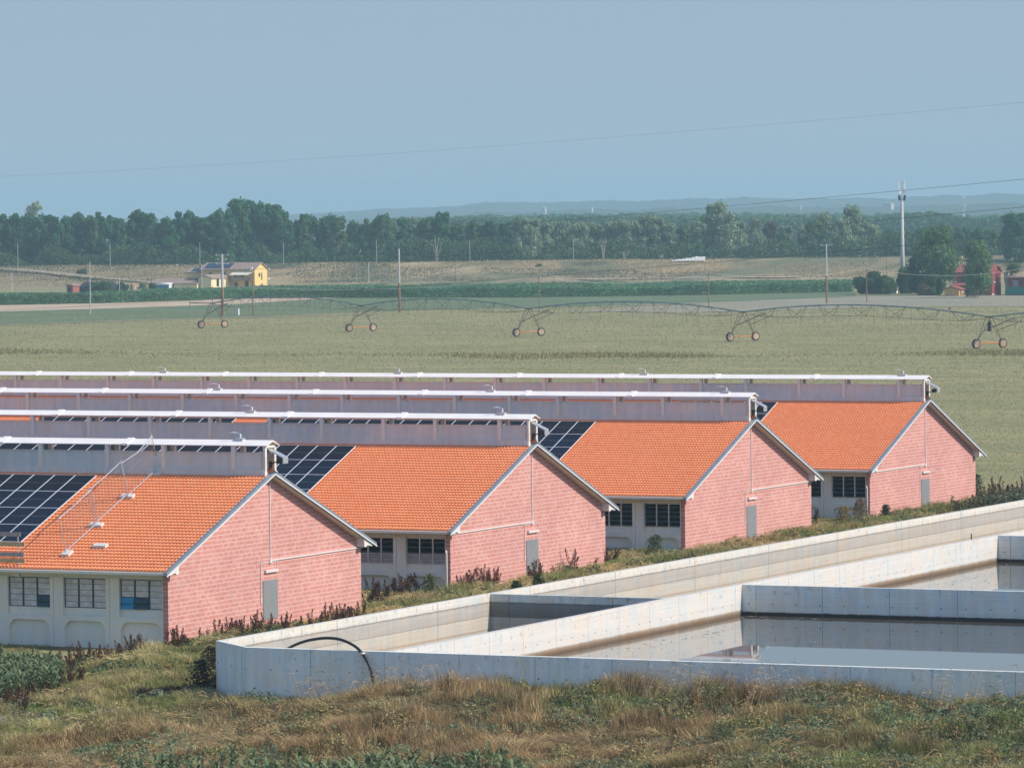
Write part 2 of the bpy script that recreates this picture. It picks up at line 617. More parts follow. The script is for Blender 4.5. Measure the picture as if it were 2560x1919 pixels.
# solar module: local x up the slope 0..1.86, y 0..1.13
n = NT('solar_module', 0.22, 0.08)
x, y, z = n.sep(n.obj)
e1 = n.math('LESS_THAN', n.math('MINIMUM', y, n.math('SUBTRACT', 1.13, y)), .028)
e2 = n.math('LESS_THAN', n.math('MINIMUM', x, n.math('SUBTRACT', 1.86, x)), .018)
mid = n.math('LESS_THAN', n.math('ABSOLUTE', n.math('SUBTRACT', x, .93)), .010)
cell = n.math('LESS_THAN', n.math('FRACT', n.math('DIVIDE', n.math('ADD', y, .07), .1825)), .07)
fr = n.math('MAXIMUM', e1, e2)
c1 = n.mix(n.math('MULTIPLY', cell, .16), (.010, .016, .030), (.16, .19, .22))
c1 = n.mix(n.math('MULTIPLY', mid, .45), c1, (.35, .38, .42))
c1 = n.mix(fr, c1, (.75, .77, .80))
n.color(c1)
n.link(n.math('MULTIPLY_ADD', fr, .3, .2), n.b.inputs['Roughness'])
M['pv'] = n.m

# louvre glass
def glassmat(name, c, rough):
    n = NT(name, rough, 0.6)
    f = n.noise(n.mapp(n.obj, (1, 2.2, 3.0)), 1.1, 3, .6, .5)
    n.color(n.ramp(f, [(.3, tuple(v * .72 for v in c)), (.7, tuple(v * 1.2 for v in c))]))
    return n.m


M['louvre_pale'] = glassmat('dusty_louvre_glass', (.62, .58, .58), .35)
M['louvre_grey'] = glassmat('grey_louvre', (.34, .30, .33), .5)
M['louvre_blue'] = simple('blue_louvre', (.05, .28, .48), .3, .1)
M['louvre_dark'] = simple('dark_louvre', (.05, .09, .11), .3, .2)

n = NT('basin_water', 0.02, 0.5)
n.color((.10, .095, .08))
n.b.inputs['IOR'].default_value = 1.45
f = n.noise(n.mapp(n.geo(), (1, 1, 1)), 0.8, 2, .5)
n.bump(f, .03, .01)
M['water'] = n.m

M['leaf'] = leafmat('plant_leaves', .3)
M['tree_dark'] = leafmat('dark_tree_leaves', .2, False, (.060, .155, .070), .45, .5)
M['tree_mid'] = leafmat('mid_tree_leaves', .22, False, (.11, .20, .085), .45, .5)
M['tree_pale'] = leafmat('willow_leaves', .25, False, (.26, .34, .21), .42, .5)
M['tree_brown'] = leafmat('browning_leaves', .2, False, (.15, .13, .09), .45, .5)
M['bush'] = leafmat('bush_leaves', .2, False, (.075, .14, .06), .35, .5)

# ================================================================== STRUCTURE
# ground to the horizon
MB().add([(-900, -3000, GZ - .35), (14000, -9000, GZ - .35), (16000, 14000, GZ - .35), (-900, 6000, GZ - .35)], [(0, 1, 2, 3)]).build('ground', M['field'])
tag(bpy.data.objects['ground'], kind='structure')


def sheet(name, pts, mat, z):
    o = MB().add([(p[0], p[1], z) for p in pts], [tuple(range(len(pts)))]).build(name, mat)
    tag(o, kind='structure')
    return o


# the wide pale-olive field from the barns to the far crop: a real sheet with a slight roll
def ground_grid(name, mat, x0, x1, y0, y1, nx, ny, hf):
    xs, ys = np.linspace(x0, x1, nx), np.linspace(y0, y1, ny)
    X, Y = np.meshgrid(xs, ys, indexing='ij')
    Z = hf(X, Y)
    V = np.stack([X.ravel(), Y.ravel(), Z.ravel()], 1)
    i = np.arange(nx - 1)[:, None] * ny + np.arange(ny - 1)[None, :]
    Q = np.stack([i, i + ny, i + ny + 1, i + 1], -1).reshape(-1, 4)
    o = put(name, np_mesh(name, V, Q, mat, smooth=True))
    tag(o, kind='structure')
    return o


sheet('main_field', [(118, -400), (2500, -900), (3200, 2400), (-400, 1500), (-400, 70), (-60, 70), (-60, 66), (118, 66)], M['field'], GZ)
pts = [G(0, 813), G(500, 796), G(1000, 777), G(1560, 764), G(1900, 752), G(2140, 741), G(2140, 728), G(1000, 735), G(0, 748), G(-500, 760), G(-500, 825)]
sheet('green_field', pts, M['green_field'], GZ + .03)
sheet('bare_soil_strip', [G(-400, 797), G(0, 779), G(300, 771), G(600, 760), G(860, 744), G(500, 741), G(-400, 756)], M['soil'], GZ + .06)
sheet('pale_field', [G(1400, 778), G(1900, 752), G(2140, 741), G(2900, 733), G(2900, 765), G(2200, 768), G(1700, 783)], M['pale_field'], GZ + .06)
for a_, b_, wd in (((-100, 817), (480, 797), .9), ((480, 797), (930, 786), .9), ((1500, 768), (1960, 752), 1.2)):
    pa, pb = G(*a_), G(*b_)
    sheet('farm_path', [pa, pb, pb + FX * wd * 5, pa + FX * wd * 5], M['track'], GZ + .09)


# near ground: bank round the basin
def bank_h(X, Y):
    t = np.clip((-Y - 18.3) / 9.0, 0, 1)
    t = t * t * (3 - 2 * t)
    near = np.exp(-((np.clip(-23 - X, 0, 99)) / 9.0) ** 2)
    h = GZ + .72 * t * near + .15 * t * np.exp(-((np.clip(-23 - X, 0, 99)) / 22.0) ** 2)
    fg = np.clip((-22.9 - X) / 1.5, 0, 1) * np.clip((-9 - Y) / 4, 0, 1)
    h = h + (.22 + .3 * fg) * (vnoise(X, Y, 3.5, 1) - .5) + (.12 + .28 * fg) * (vnoise(X, Y, 1.4, 2) - .5)
    h = h - .38 * np.clip((Y + 3.5) / 4.0, 0, 1) * (X < 22)
    inside = (X > -22.4) & (Y < -14.2)
    h = np.where(inside, GZ - 2.6, h)
    return h


ground_grid('grass_bank', M['bank'], -75, 118, -110, 66, 387, 353, bank_h)

# levee: a long bank beyond the crop
prof = [(1372, GZ - .2), (1384, GZ + .5), (1400, -1.4), (1418, .3), (1434, 1.9), (1440, 2.35), (1447, 2.4), (1470, 0.0), (1500, GZ - .2)]
lats = np.linspace(-420, 420, 141)
V, Q = [], []
for i, la in enumerate(lats):
    for j, (dp, z_) in enumerate(prof):
        jit = (vnoise(la, dp, 14, 5) - .5) * .9 * (0 < j < 5) + (vnoise(la, dp, 5, 6) - .5) * .35
        if la < -80 and 1 < j < 5:
            jit -= 0.5
        V.append(WL(la, dp + 3 * (vnoise(la, 0, 40, 8) - .5), z_ + jit * (j not in (0, 8))))
npf = len(prof)
for i in range(len(lats) - 1):
    for j in range(npf - 1):
        a_ = i * npf + j
        Q.append((a_, a_ + npf, a_ + npf + 1, a_ + 1))
o = put('levee', np_mesh('levee', np.array(V), np.array(Q), M['levee'], smooth=True))
tag(o, kind='structure')


def levee_z(dep):
    for (d0, z0), (d1, z1) in zip(prof[:-1], prof[1:]):
        if d0 <= dep <= d1:
            return z0 + (z1 - z0) * (dep - d0) / (d1 - d0)
    return GZ


def latof(px, Z):
    return (px - 1280) / F * Z


# ramp road up the levee at the left
rp = []
for px_, dp in ((-60, 1436), (60, 1428), (180, 1413), (290, 1400), (390, 1388)):
    la = latof(px_, dp)
    rp.append((WL(la, dp, levee_z(dp) + .16), WL(la + 2, dp + 2.6, levee_z(dp + 2.6) + .16)))
V = [p for ab in rp for p in ab]
sh = MB().add(V, [(2 * i, 2 * i + 2, 2 * i + 3, 2 * i + 1) for i in range(len(rp) - 1)]).build('ramp_road', M['track'])
tag(sh, kind='structure')
fp = []
for k_ in range(15):
    la = latof(1440 + k_ * 40, 1384)
    fp.append((WL(la, 1383, GZ + .75), WL(la, 1385, GZ + .95 + .1 * math.sin(k_))))
V = [p for ab in fp for p in ab]
sh = MB().add(V, [(2 * i, 2 * i + 2, 2 * i + 3, 2 * i + 1) for i in range(len(fp) - 1)]).build('levee_foot_path', M['track'])
tag(sh, kind='structure')

# hills on the horizon
hp = [(-200, 548), (300, 546), (700, 540), (820, 527), (900, 524), (1000, 521), (1130, 515), (1220, 505), (1330, 507), (1420, 504), (1500, 500), (1580, 505), (1650, 497), (1740, 496), (1850, 494),
      (1930, 492), (2010, 495), (2100, 496), (2200, 494), (2260, 493), (2330, 490), (2390, 486), (2420, 489), (2490, 484), (2560, 486), (2800, 484)]


def hill_strip(name, Z, dz, seed, base):
    xs = np.arange(-300, 2900, 5)
    tops = np.interp(xs, [a for a, b in hp], [b for a, b in hp]) + dz
    tops = tops - 5 * (vnoise(xs, xs * 0, 60, seed) - .5) - 3.5 * (vnoise(xs, xs * 0, 14, seed + 1) - .5)
    V, Q = [], []
    for i, (x_, t_) in enumerate(zip(xs, tops)):
        p = AT(x_, t_, Z)
        for k_, (f_, bk) in enumerate(((0, -1800), (.45, -900), (.85, -200), (1, 0), (.6, 1500), (0, 2500))):
            z_ = GZ - .5 + (p[2] - GZ) * f_
            q = np.array([p[0], p[1], 0]) + FX * bk
            V.append((q[0], q[1], z_))
        if i:
            for k_ in range(5):
                a_ = (i - 1) * 6 + k_
                Q.append((a_, a_ + 6, a_ + 7, a_ + 1))
    o = put(name, np_mesh(name, np.array(V), np.array(Q), M['hill'], smooth=True))
    tag(o, kind='structure')


hill_strip('hills', 8200, 0, 3, 0)
hill_strip('hills', 5600, 22, 9, 0)

# ================================================================== BARNS
SL, HW, RZ = 0.386, 10.34, 3.99          # slope, half width, apex height above the eave tip
BL = 80.0                                # length


def tile_mesh():
    dx, dy = .2986, .184
    ncx = int(math.ceil((HW - .25) / dx))
    seg = [0, .14, .28, .42, .56, .78]
    hh = [0.003, .026, .036, .026, .003, 0.0]
    nroll = int(BL / dy)
    ys = (np.arange(nroll)[:, None] * dy + np.array(seg)[None, :] * dy).ravel() + .10
    hs = np.tile(np.array(hh), nroll)
    ys = np.append(ys, ys[-1] + .03)
    hs = np.append(hs, 0)
    rows = []
    for c_ in range(ncx):
        x0 = c_ * dx + .10
        x1 = min(x0 + dx, HW - .02)
        rows.append((x0, .080))
        rows.append((x1, .03))
        rows.append((x1 + .03, .016))
    V = []
    for x_, lift in rows:
        V.append(np.stack([np.full_like(ys, x_), ys, SL * x_ + lift + hs * 1.15], 1))
    V = np.concatenate(V)
    n_ = len(ys)
    Q = []
    ii = np.arange(n_ - 1)
    for r_ in range(len(rows) - 1):
        a_ = r_ * n_ + ii
        Q.append(np.stack([a_, a_ + 1, a_ + n_ + 1, a_ + n_], 1))
    # eave edge lip
    e0 = len(V)
    V = np.concatenate([V, np.stack([np.full_like(ys, .10), ys, np.full_like(ys, SL * .1 - .02)], 1)])
    Q.append(np.stack([e0 + ii, e0 + ii + 1, ii + 1, ii], 1))
    Q = np.concatenate(Q)[:, ::-1]
    return np_mesh('roof', V, Q, M['tile'])


TILE = tile_mesh()
b = MB()
b.add([(HW, .1, RZ + .02), (2 * HW - .1, .1, .06), (2 * HW - .1, BL, .06), (HW, BL, RZ + .02)], [(0, 1, 2, 3)])
# ribbed far slope
for k_ in range(34):
    x_ = HW + .3 * k_
    z_ = RZ + .05 - SL * .3 * k_
    b.add([(x_, .1, z_ + .02), (x_ + .3, .1, z_ - SL * .3), (x_ + .3, BL, z_ - SL * .3), (x_, BL, z_ + .02)], [(0, 1, 2, 3)])
FARROOF = b.mesh('far_roof_slope', M['tile'])
# slab under the tiles (soffit)
b = MB()
b.prism([(.12, .02), (HW, RZ - .02), (2 * HW - .12, .02), (2 * HW - .12, -.10), (HW, RZ - .14), (.12, -.10)], 'y', .06, BL)
SLAB = b.mesh('roof_slab', M['conc_barn'])
# gutter board at the eave
b = MB()
b.prism([(.02, -.10), (.02, .01), (.11, .03), (.11, -.12)], 'y', .05, BL)
b.prism([(.11, -.13), (.11, -.10), (.9, -.10), (.9, -.16)], 'y', .3, BL)
GUT = b.mesh('gutter_board', M['conc_barn'])
# verge flashing: grey cap + white lower edge
b = MB()
t_ = .17
b.prism([(-.02, .03), (HW, RZ + .07), (2 * HW + .02, .03), (2 * HW + .02, -.10), (HW, RZ - .06), (-.02, -.10)], 'y', -.09, .10)
b.cur = 1
b.prism([(-.04, -.11), (HW, RZ - .065), (2 * HW + .04, -.11), (2 * HW + .03, -.17), (HW, RZ - .13), (-.03, -.17)], 'y', -.105, -.06)
VERGE = b.mesh('verge_flashing', [M['grey_metal'], M['white_edge']])
# ridge tile end
b = MB()
for i in range(7):
    a0, a1 = math.pi * i / 7, math.pi * (i + 1) / 7
    b.add([(HW + .17 * math.cos(a0), .0, RZ + .02 + .17 * math.sin(a0)), (HW + .17 * math.cos(a1), .0, RZ + .02 + .17 * math.sin(a1)),
           (HW + .17 * math.cos(a1), .5, RZ + .02 + .17 * math.sin(a1)), (HW + .17 * math.cos(a0), .5, RZ + .02 + .17 * math.sin(a0))], [(0, 1, 2, 3)])
b.add([(HW + .17 * math.cos(math.pi * i / 7), .0, RZ + .02 + .17 * math.sin(math.pi * i / 7)) for i in range(8)], [tuple(range(8))])
RIDGE = b.mesh('ridge_tile', M['tile'])
# gable wall
WX0, WX1 = .945, 2 * HW - .70
b = MB()
b.prism([(WX0, GZ - .4), (WX0, SL * WX0 - .11), (HW, RZ - .16), (WX1, SL * (2 * HW - WX1) - .11), (WX1, GZ - .4)], 'y', .42, .69)
GABLE = b.mesh('gable_wall', M['block'])
# corbels
CORB = []
for s_ in (1, -1):
    b = MB()

    def P(x_):
        return x_ if s_ == 1 else 2 * HW - x_
    b.prism([(P(.25), .0), (P(.95), .24), (P(1.18), .3), (P(1.18), -.10), (P(.98), -.13), (P(.85), -.04), (P(.35), -.12)][::s_], 'y', -.02, .415)
    CORB.append(b.mesh('corbel', M['conc_pale']))
# side wall, one bay 2.925 wide; the window opening runs from .33 to 2.56 in the bay
BAY = 2.925
Y0 = .40


def arch(y0, y1, zt, r, zb):
    o_ = [(y0, zb), (y0, zt - r)]
    for i in range(1, 7):
        a_ = math.pi - i * math.pi / 12
        o_.append((y0 + r + r * math.cos(a_), zt - r + r * math.sin(a_)))
    for i in range(0, 6):
        a_ = math.pi / 2 - i * math.pi / 12
        o_.append((y1 - r + r * math.cos(a_), zt - r + r * math.sin(a_)))
    o_ += [(y1, zt - r), (y1, zb)]
    return o_


b = MB()
NB = 7
yend = Y0 + .25 + NB * BAY
for k_ in range(NB):
    y0 = Y0 + .0 + k_ * BAY
    wa, wb = y0 + .33, y0 + 2.56
    b.box(.92, 1.12, max(y0, .695), y0 + BAY, -.34, -.10)                       # lintel beam
    b.box(.86, 1.12, wb, wb + .50, -4, -.34)                          # pilaster, two leaves with a seam
    b.box(.86, 1.12, wb + .52, y0 + BAY + .33, -4, -.34)
    b.box(1.0, 1.12, wa, wb, -2.06, -1.74)                           # apron, set back
    b.box(.97, 1.12, wa, wb, -2.10, -2.06)
    ap = arch(wa + .05, wb - .05, -2.32, .42, -4)
    b.prism([(wa, -4), (wa, -2.10), (wb, -2.10), (wb, -4)] + ap[::-1], 'x', .86, 1.06)
    b.box(1.05, 1.12, wa, wb, -4, -2.10)
    b.box(1.02, 1.12, wa, wb, -.40, -.34)
b.box(.86, 1.12, .695, Y0 + .33, -4, -.34)
b.box(.92, 1.12, yend, BL, -4, -.10)
SIDE = b.mesh('side_wall', M['conc_barn'])
SEAM = MB().box(.84, .86, 0, .02, -4, -.34).mesh('downpipe_strip', M['dark'])
# right side wall, back wall, near-black sheet painting the unlit interior
b = MB()
b.box(WX1 - .2, WX1 - .003, .695, BL, -4, -.08)
b.prism([(WX0, GZ - .4), (WX0, .2), (HW, RZ - .16), (WX1, .2), (WX1, GZ - .4)], 'y', BL - .3, BL - .01)
FARW = b.mesh('far_wall', M['conc_barn'])
LINE = MB().box(1.9, 2.0, .7, BL - .5, -4, -.15).mesh('dark_interior_sheet', M['inside'])

PANEL = MB().box(0, 1.86, 0, 1.13, 0, .035).mesh('solar_panel', M['pv'])
HOLDER_W = [1.83, 5.56, 8.6, 12.27, 15.4, 19.0, 22.7, 26.5, 30.05, 33.7, 37.4, 41.1, 44.7, 48.35, 52.0, 55.7, 59.3, 63.0, 66.6, 70.3, 74.0]
RIBS = [7.6, 14.4, 21.2, 28.5, 35.8, 43.1, 50.4, 57.7, 65.0, 72.3]
LHW = .42
b = MB()
for s_ in (-1, 1):
    xa = HW + s_ * LHW
    b.box(min(xa, xa + s_ * .07), max(xa, xa + s_ * .07), .30, BL - 1, 4.14, 4.89 if s_ < 0 else 4.80)
VPAN = b.mesh('side_panel', M['conc_vent'])
b = MB()
for s_ in (-1, 1):
    xa = HW + s_ * (LHW + .02)
    b.box(min(xa, xa + s_ * .12), max(xa, xa + s_ * .12), .26, BL - 1, RZ - .38, 4.14)
    tz = 4.89 if s_ < 0 else 4.80
    b.box(min(xa, xa + s_ * .10), max(xa, xa + s_ * .10), .28, BL - 1, tz, tz + .035)
VLED = b.mesh('ledge', M['conc_vent'])
VPOST = MB().box(-.13, .09, -.10, .10, 4.13, 5.25).mesh('post', M['conc_barn'])
b = MB()
for s_ in (-1, 1):
    xa = HW + s_ * (LHW + .04)
    b.box(xa - .09, xa + .09, .14, .26, 4.02, 5.22)
    b.box(xa - .16, xa + .16, .12, .34, 3.86, 4.02)
    b.box(xa - .07, xa + .03, .36, .44, 4.1, 4.97)
b.box(HW - LHW - .1, HW + LHW + .1, .13, .25, 5.13, 5.23)
VEND = b.mesh('end_frame', M['conc_pale'])
b = MB()
cw = .60
b.prism([(HW - cw, 5.22), (HW - cw, 5.25), (HW, 5.48), (HW + cw, 5.25), (HW + cw, 5.22), (HW, 5.44)], 'y', .0, BL - .8)
VCAP = b.mesh('cap', M['white_metal'])
VRIB = MB().prism([(HW - cw - .03, 5.19), (HW - cw - .03, 5.28), (HW, 5.53), (HW + cw + .03, 5.28), (HW + cw + .03, 5.19), (HW, 5.44)], 'y', -.16, .16).mesh('cap_joint', M['white_metal'])
b = MB()
b.box(HW - .16, HW + .16, -.18, .20, 5.44, 5.56)
b.cur = 1
b.tube((HW, .0, 5.55), (HW, .0, 5.76), .045, .045, 8)
b.path([(HW, .0, 5.74), (HW - .05, .12, 5.80), (HW - .1, .3, 5.84), (HW - .14, .55, 5.80)], [.008, .01, .03, .008], 5)
VSENS = b.mesh('cap_fitting', [M['galv'], M['white_edge']])
b = MB()
b.prism([(.2, 5.10), (.2, 5.05), (-.62, 4.66), (-.62, 4.40), (-.66, 4.40), (-.66, 4.70)], 'x', HW - .26, HW + .22)
HOOD = b.mesh('winch_hood', M['galv'])
b = MB()
b.tube((HW - .15, -.35, 4.52), (HW + .15, -.35, 4.52), .13, .13, 10)
b.path([(HW - .1, -.28, 4.50), (HW - .12, -.05, 4.42), (HW - .2, .1, 4.28), (HW - .1, .12, 4.1)], .03, 5)
b.box(HW - .22, HW - .1, 0.0, .13, 4.2, 4.5)
WINCH = b.mesh('winch', M['dark'])

b = MB()
b.box(0, 1.46, -.025, .0, -2.9, -1.06)
for i in range(22):
    b.box(.04, 1.42, -.04, -.025, -2.88 + i * .083, -2.88 + i * .083 + .055)
DOOR = b.mesh('door', M['door'])
LAMP = MB().box(10.08, 11.30, .31, .415, -.71, -.58).mesh('wall_lamp', M['pvc'])


def conduit(right):
    b = MB()
    y_ = .395
    b.tube((10.67, y_, 3.58), (10.67, y_, -.15), .035, .035, 6)
    b.box(10.55, 10.75, .35, .418, -.28, -.10)
    if right:
        b.tube((10.7, y_, -.17), (WX1 + .1, y_, -.17), .04, .04, 6)
    else:
        b.tube((10.6, y_, -.17), (WX0 - .1, y_, -.17), .04, .04, 6)
    b.tube((10.6, y_, -.22), (9.70, y_, -.22), .018, .018, 5)
    b.tube((9.70, y_, -.22), (9.70, y_, -2.0), .022, .022, 5)
    b.box(9.65, 9.75, .37, .418, -2.05, -1.9)
    b.tube((10.7, y_, -.22), (11.33, y_, -.22), .014, .014, 5)
    b.tube((11.33, y_, -.22), (11.33, y_, -.6), .014, .014, 5)
    return b.mesh('cable_conduit', M['pvc'])


COND = {True: conduit(True), False: conduit(False)}
DPIPE = MB().path([(.88, .60, -1.05), (.70, .56, -1.0), (.66, .50, -1.12), (.66, .50, -3.3)], .045, 7).mesh('downpipe', M['pvc'])


def window_parts(kind, k_):
    """frame + louvres of one bay window; kinds: closed, half, open"""
    y0 = Y0 + k_ * BAY
    wa, wb = y0 + .33, y0 + 2.56
    zt, zb = -.40, -1.74
    cw_ = (wb - wa) / 3
    f_ = MB()
    f_.box(.995, 1.05, wa, wa + .04, zb, zt).box(.995, 1.05, wb - .04, wb, zb, zt)
    f_.box(.99, 1.05, wa + .04, wb - .04, zb, zb + .035).box(.99, 1.05, wa + .04, wb - .04, zt - .035, zt)
    for i in (1, 2):
        f_.box(.985, 1.05, wa + i * cw_ - .035, wa + i * cw_ + .035, zb + .035, zt - .035)
    L = MB()
    zr = (zt - zb) / 5
    th = .018
    for i in range(3):
        ya, yb = wa + i * cw_ + .05, wa + (i + 1) * cw_ - .05
        for j in range(5):
            z0 = zb + j * zr + .02
            z1 = z0 + zr - .03
            if kind == 'closed':
                op = (k_ == 0 and i in (2,) and j < 2) or (k_ == 0 and i == 1 and j < 2) or (k_ == 2 and i == 0 and j < 2)
                bl = k_ == 0 and i == 2
            elif kind == 'half':
                op, bl = j >= 2, False
            else:
                op, bl = True, False
            if kind == 'closed' and op:
                L.cur = 1 if bl else 2
                L.prism([(.90, z0 - .02), (.915, z0 - .02), (1.035, z1), (1.02, z1)], 'y', ya, yb)
            elif op:
                L.cur = 3
                L.prism([(.93, z0 + .02), (.95, z0 + .02), (1.10, z0 + .055), (1.08, z0 + .055)], 'y', ya, yb)
            else:
                L.cur = 0
                L.box(1.01, 1.01 + th, ya, yb, z0, z1)
                L.cur = 3
                L.box(.995, 1.01, ya, yb, z1 - .008, z1 + .012)
    return f_.mesh('frame', M['galv'] if kind != 'closed' else M['louvre_dark']), L.mesh('louvres', [M['louvre_pale'] if kind == 'closed' else M['louvre_grey'], M['louvre_blue'], M['louvre_dark'], M['galv']])


BX = [0.0, 28.93, 58.87, 87.62]
PV0 = [8.92, 9.98, 9.61, 9.87]
FIT = [[1.73, 16.4], [1.9, 16.72], [1.77, 16.78, 35.16], [1.72, 19.51, 37.31, 55.1]]
lab = ['nearest pink block barn, fencing panels and boards on its orange tiled roof',
       'second nearest pink block barn, solar panels showing left of its plain orange slope',
       'third pink block barn from the viewer, behind the second and before the farthest',
       'farthest pink block barn, right end of the row next to the open field']
WK = ['closed', 'half', 'open', 'open']
ang = math.atan(SL)
for i, X0 in enumerate(BX):
    root = empty('barn', (X0, 0, 0))
    tag(root, lab[i], 'barn', 'row of four pink block barns')
    put('roof', TILE, root)
    put('far_roof_slope', FARROOF, root)
    put('roof_slab', SLAB, root)
    put('gutter_board', GUT, root)
    put('verge_flashing', VERGE, root)
    put('ridge_tile', RIDGE, root)
    put('gable_wall', GABLE, root)
    put('corbel', CORB[0], root)
    put('corbel', CORB[1], root)
    put('side_wall', SIDE, root, (.095, 0, 0))
    put('far_wall', FARW, root)
    put('dark_interior_sheet', LINE, root)
    d_ = put('door', DOOR, root, (9.90, .42, 0))
    put('wall_lamp', LAMP, root)
    put('cable_conduit', COND[i in (0, 2)], root)
    if i in (1, 3):
        put('downpipe', DPIPE, root)
    for k_ in range(NB):
        fm, lm = window_parts(WK[i], k_)
        wn_ = put('window', fm, root, (.095, 0, 0))
        put('louvres', lm, wn_)
    rv = put('ridge_vent', VPAN, root)
    put('ledge', VLED, rv)
    put('end_frame', VEND, rv)
    put('cap', VCAP, rv)
    for y_ in RIBS:
        put('cap_joint', VRIB, rv, (0, y_, 0))
    for y_ in HOLDER_W:
        put('post', VPOST, rv, (HW - LHW - .03, y_, 0))
        p_ = put('post', VPOST, rv, (HW + LHW + .03, y_, 0))
    for y_ in FIT[i]:
        put('cap_fitting', VSENS, rv, (0, y_, 0))
    put('winch_hood', HOOD, root)
    put('winch', WINCH, root)
    # solar modules
    ncol = [14, 20, 33, 6][i]
    for c_ in range(ncol):
        if i == 2 and 21.5 < 1.134 * c_ < 23.5:
            continue
        rows = 4 if (i < 2 or i == 3 or c_ < 9) else 1
        for r_ in range(rows):
            if i == 1 and c_ > 11 and r_ > 1:
                continue
            xs_ = 9.33 - (r_ + 1) * 1.735
            p_ = put('solar_panel', PANEL, root, (xs_, PV0[i] + c_ * 1.134, SL * xs_ + .15))
            p_.rotation_euler = (0, -ang, 0)

# ------------------------------------------------------------------ things on the nearest roof
ROOFN = Vector((-math.sin(ang), 0, math.cos(ang)))
ROOFX = Vector((math.cos(ang), 0, math.sin(ang)))


def roof_pt(x_, y_, h=0.0):
    return Vector((x_, y_, SL * x_ + .07)) + ROOFN * h


FB = MB()
FB.box(-.15, .15, -.34, .34, 0, .12)
FBM = FB.mesh('concrete_foot_block', M['conc_pale'])
flabs = ['lowest concrete fence foot, near the roof eave', 'second lowest concrete fence foot on the near roof',
         'third concrete fence foot, halfway up to the ridge of the near roof', 'topmost concrete fence foot, against the ridge vent']
for (x_, y_), lb in zip([(1.47, 5.94), (4.34, 6.06), (7.32, 6.10), (10.0 - .25, 6.0)], flabs):
    o = put('ballast_block', FBM, None, roof_pt(x_, y_, .0))
    o.rotation_euler = (0, -ang, R(90) if x_ < 2 else 0)
    if x_ < 2:
        o.rotation_euler = (R(0), -ang, 0)
        o.scale = (1.6, .6, 1)
    tag(o, lb, 'fence foot', 'concrete feet of the roof fencing')
o = put('loose_block', FBM, None, roof_pt(2.29, 4.66, 0))
o.rotation_euler = (0, -ang, 0)
tag(o, 'loose pale concrete block lying alone on the near roof', 'concrete block')
fl = ['lowest wire mesh fence panel on the near roof', 'middle wire mesh fence panel on the near roof', 'topmost wire mesh fence panel, reaching up to the ridge vent']
for (xa, xb), lb in zip([(1.5, 4.42), (4.28, 7.40), (7.22, 10.15)], fl):
    yy = 6.0 + (.10 if abs(xa - 4.28) < .1 else 0)
    fr = MB()
    H_ = 1.78
    bot = .16
    fr.tube(roof_pt(xa, yy, .02), roof_pt(xa, yy, H_ + .12), .025, .025, 6)
    fr.tube(roof_pt(xb, yy, .02), roof_pt(xb, yy, H_ + .12), .025, .025, 6)
    fr.tube(roof_pt(xa, yy, bot), roof_pt(xb, yy, bot), .025, .025, 6)
    mx_ = (xa + xb) / 2
    sag = .16 if xa > 7 else .03
    fr.path([roof_pt(xa, yy, H_), roof_pt(mx_, yy, H_ - sag), roof_pt(xb, yy, H_)], .025, 6)
    o = fr.build('mesh_fence', M['galv'])
    tag(o, lb, 'fence panel', 'wire fence panels on the near roof')
    ms = MB()
    k_ = xa + .1
    while k_ < xb:
        ms.tube(roof_pt(k_, yy, bot), roof_pt(k_, yy, H_ - .05), .0035, .0035, 3, False)
        k_ += .1
    for h_ in (.5, .85, 1.2, 1.5):
        ms.tube(roof_pt(xa, yy, h_), roof_pt(xb, yy, h_), .0035, .0035, 3, False)
    ms.build('mesh_infill', M['galv'], o)
# edge guard boards at the eave, left
gr_ = empty('guard_rail', (0, 7.83, 0))
tag(gr_, 'plank guard rail on steel posts along the near roof eave', 'guard rail')
for y_ in (7.83 - 7.83, 3.2):
    MB().tube((.30, y_, -.5), (.30, y_, 1.58), .03, .03, 6).tube((.30, y_, -.2), (.75, y_, .25), .025, .025, 6).tube((.30, y_, .25), (.9, y_, .30), .03, .03, 5).box(.2, .42, y_ - .06, y_ + .06, -.3, -.2).build('post', M['galv'], gr_)
for z0, mt, t0, xx in ((1.50, 'wood_grey', -.15, .24), (1.04, 'wood', -.38, .24), (.58, 'wood_grey', -.33, .24), (.30, 'wood', -.38, .24)):
    MB().box(xx, xx + .035, t0, 5.5, z0, z0 + .19).build('board', M[mt], gr_)

# ================================================================== BASIN
TOPZ = -.9
WT = -2.27
FLZ = -5.0
TH = .28


def wall(name, poly, mat, z0, z1, label):
    o = MB().prism(poly, 'z', z0, z1).build(name, mat)
    tag(o, label, 'concrete wall', 'walls of the slurry basin')
    return o


# inner face of back wall at y=-14.05
wall('back_wall', [(-20.45, -13.77), (110, -13.77), (110, -14.05), (-20.33, -14.05)], M['conc_back'], FLZ - .1, TOPZ, 'long sunlit basin wall nearest the barns, stained in horizontal bands')
wall('corner_wall', [(-20.46, -13.775), (-20.33, -14.055), (-22.42, -16.22), (-22.70, -16.33)], M['conc_front'], FLZ, TOPZ + .003, 'short slanting basin wall cutting the left corner')
wall('front_wall', [(-22.70, -16.335), (-22.42, -16.225), (-22.42, -95), (-22.70, -95)], M['conc_front'], FLZ + .02, TOPZ - .002, 'long shaded grey basin wall with tie holes behind the foreground weeds')
wall('dividing_wall', [(-22.415, -22.42), (110, -22.42), (110, -22.70), (-22.415, -22.70)], M['conc_white'], FLZ + .03, TOPZ + .001, 'bright white basin wall between the dry channel and the water')
wall('cross_wall', [(4.2, -14.06), (4.48, -14.06), (4.48, -22.41), (4.2, -22.41)], M['conc_dark'], FLZ + .04, TOPZ - .004, 'dark stained short wall across the dry channel')
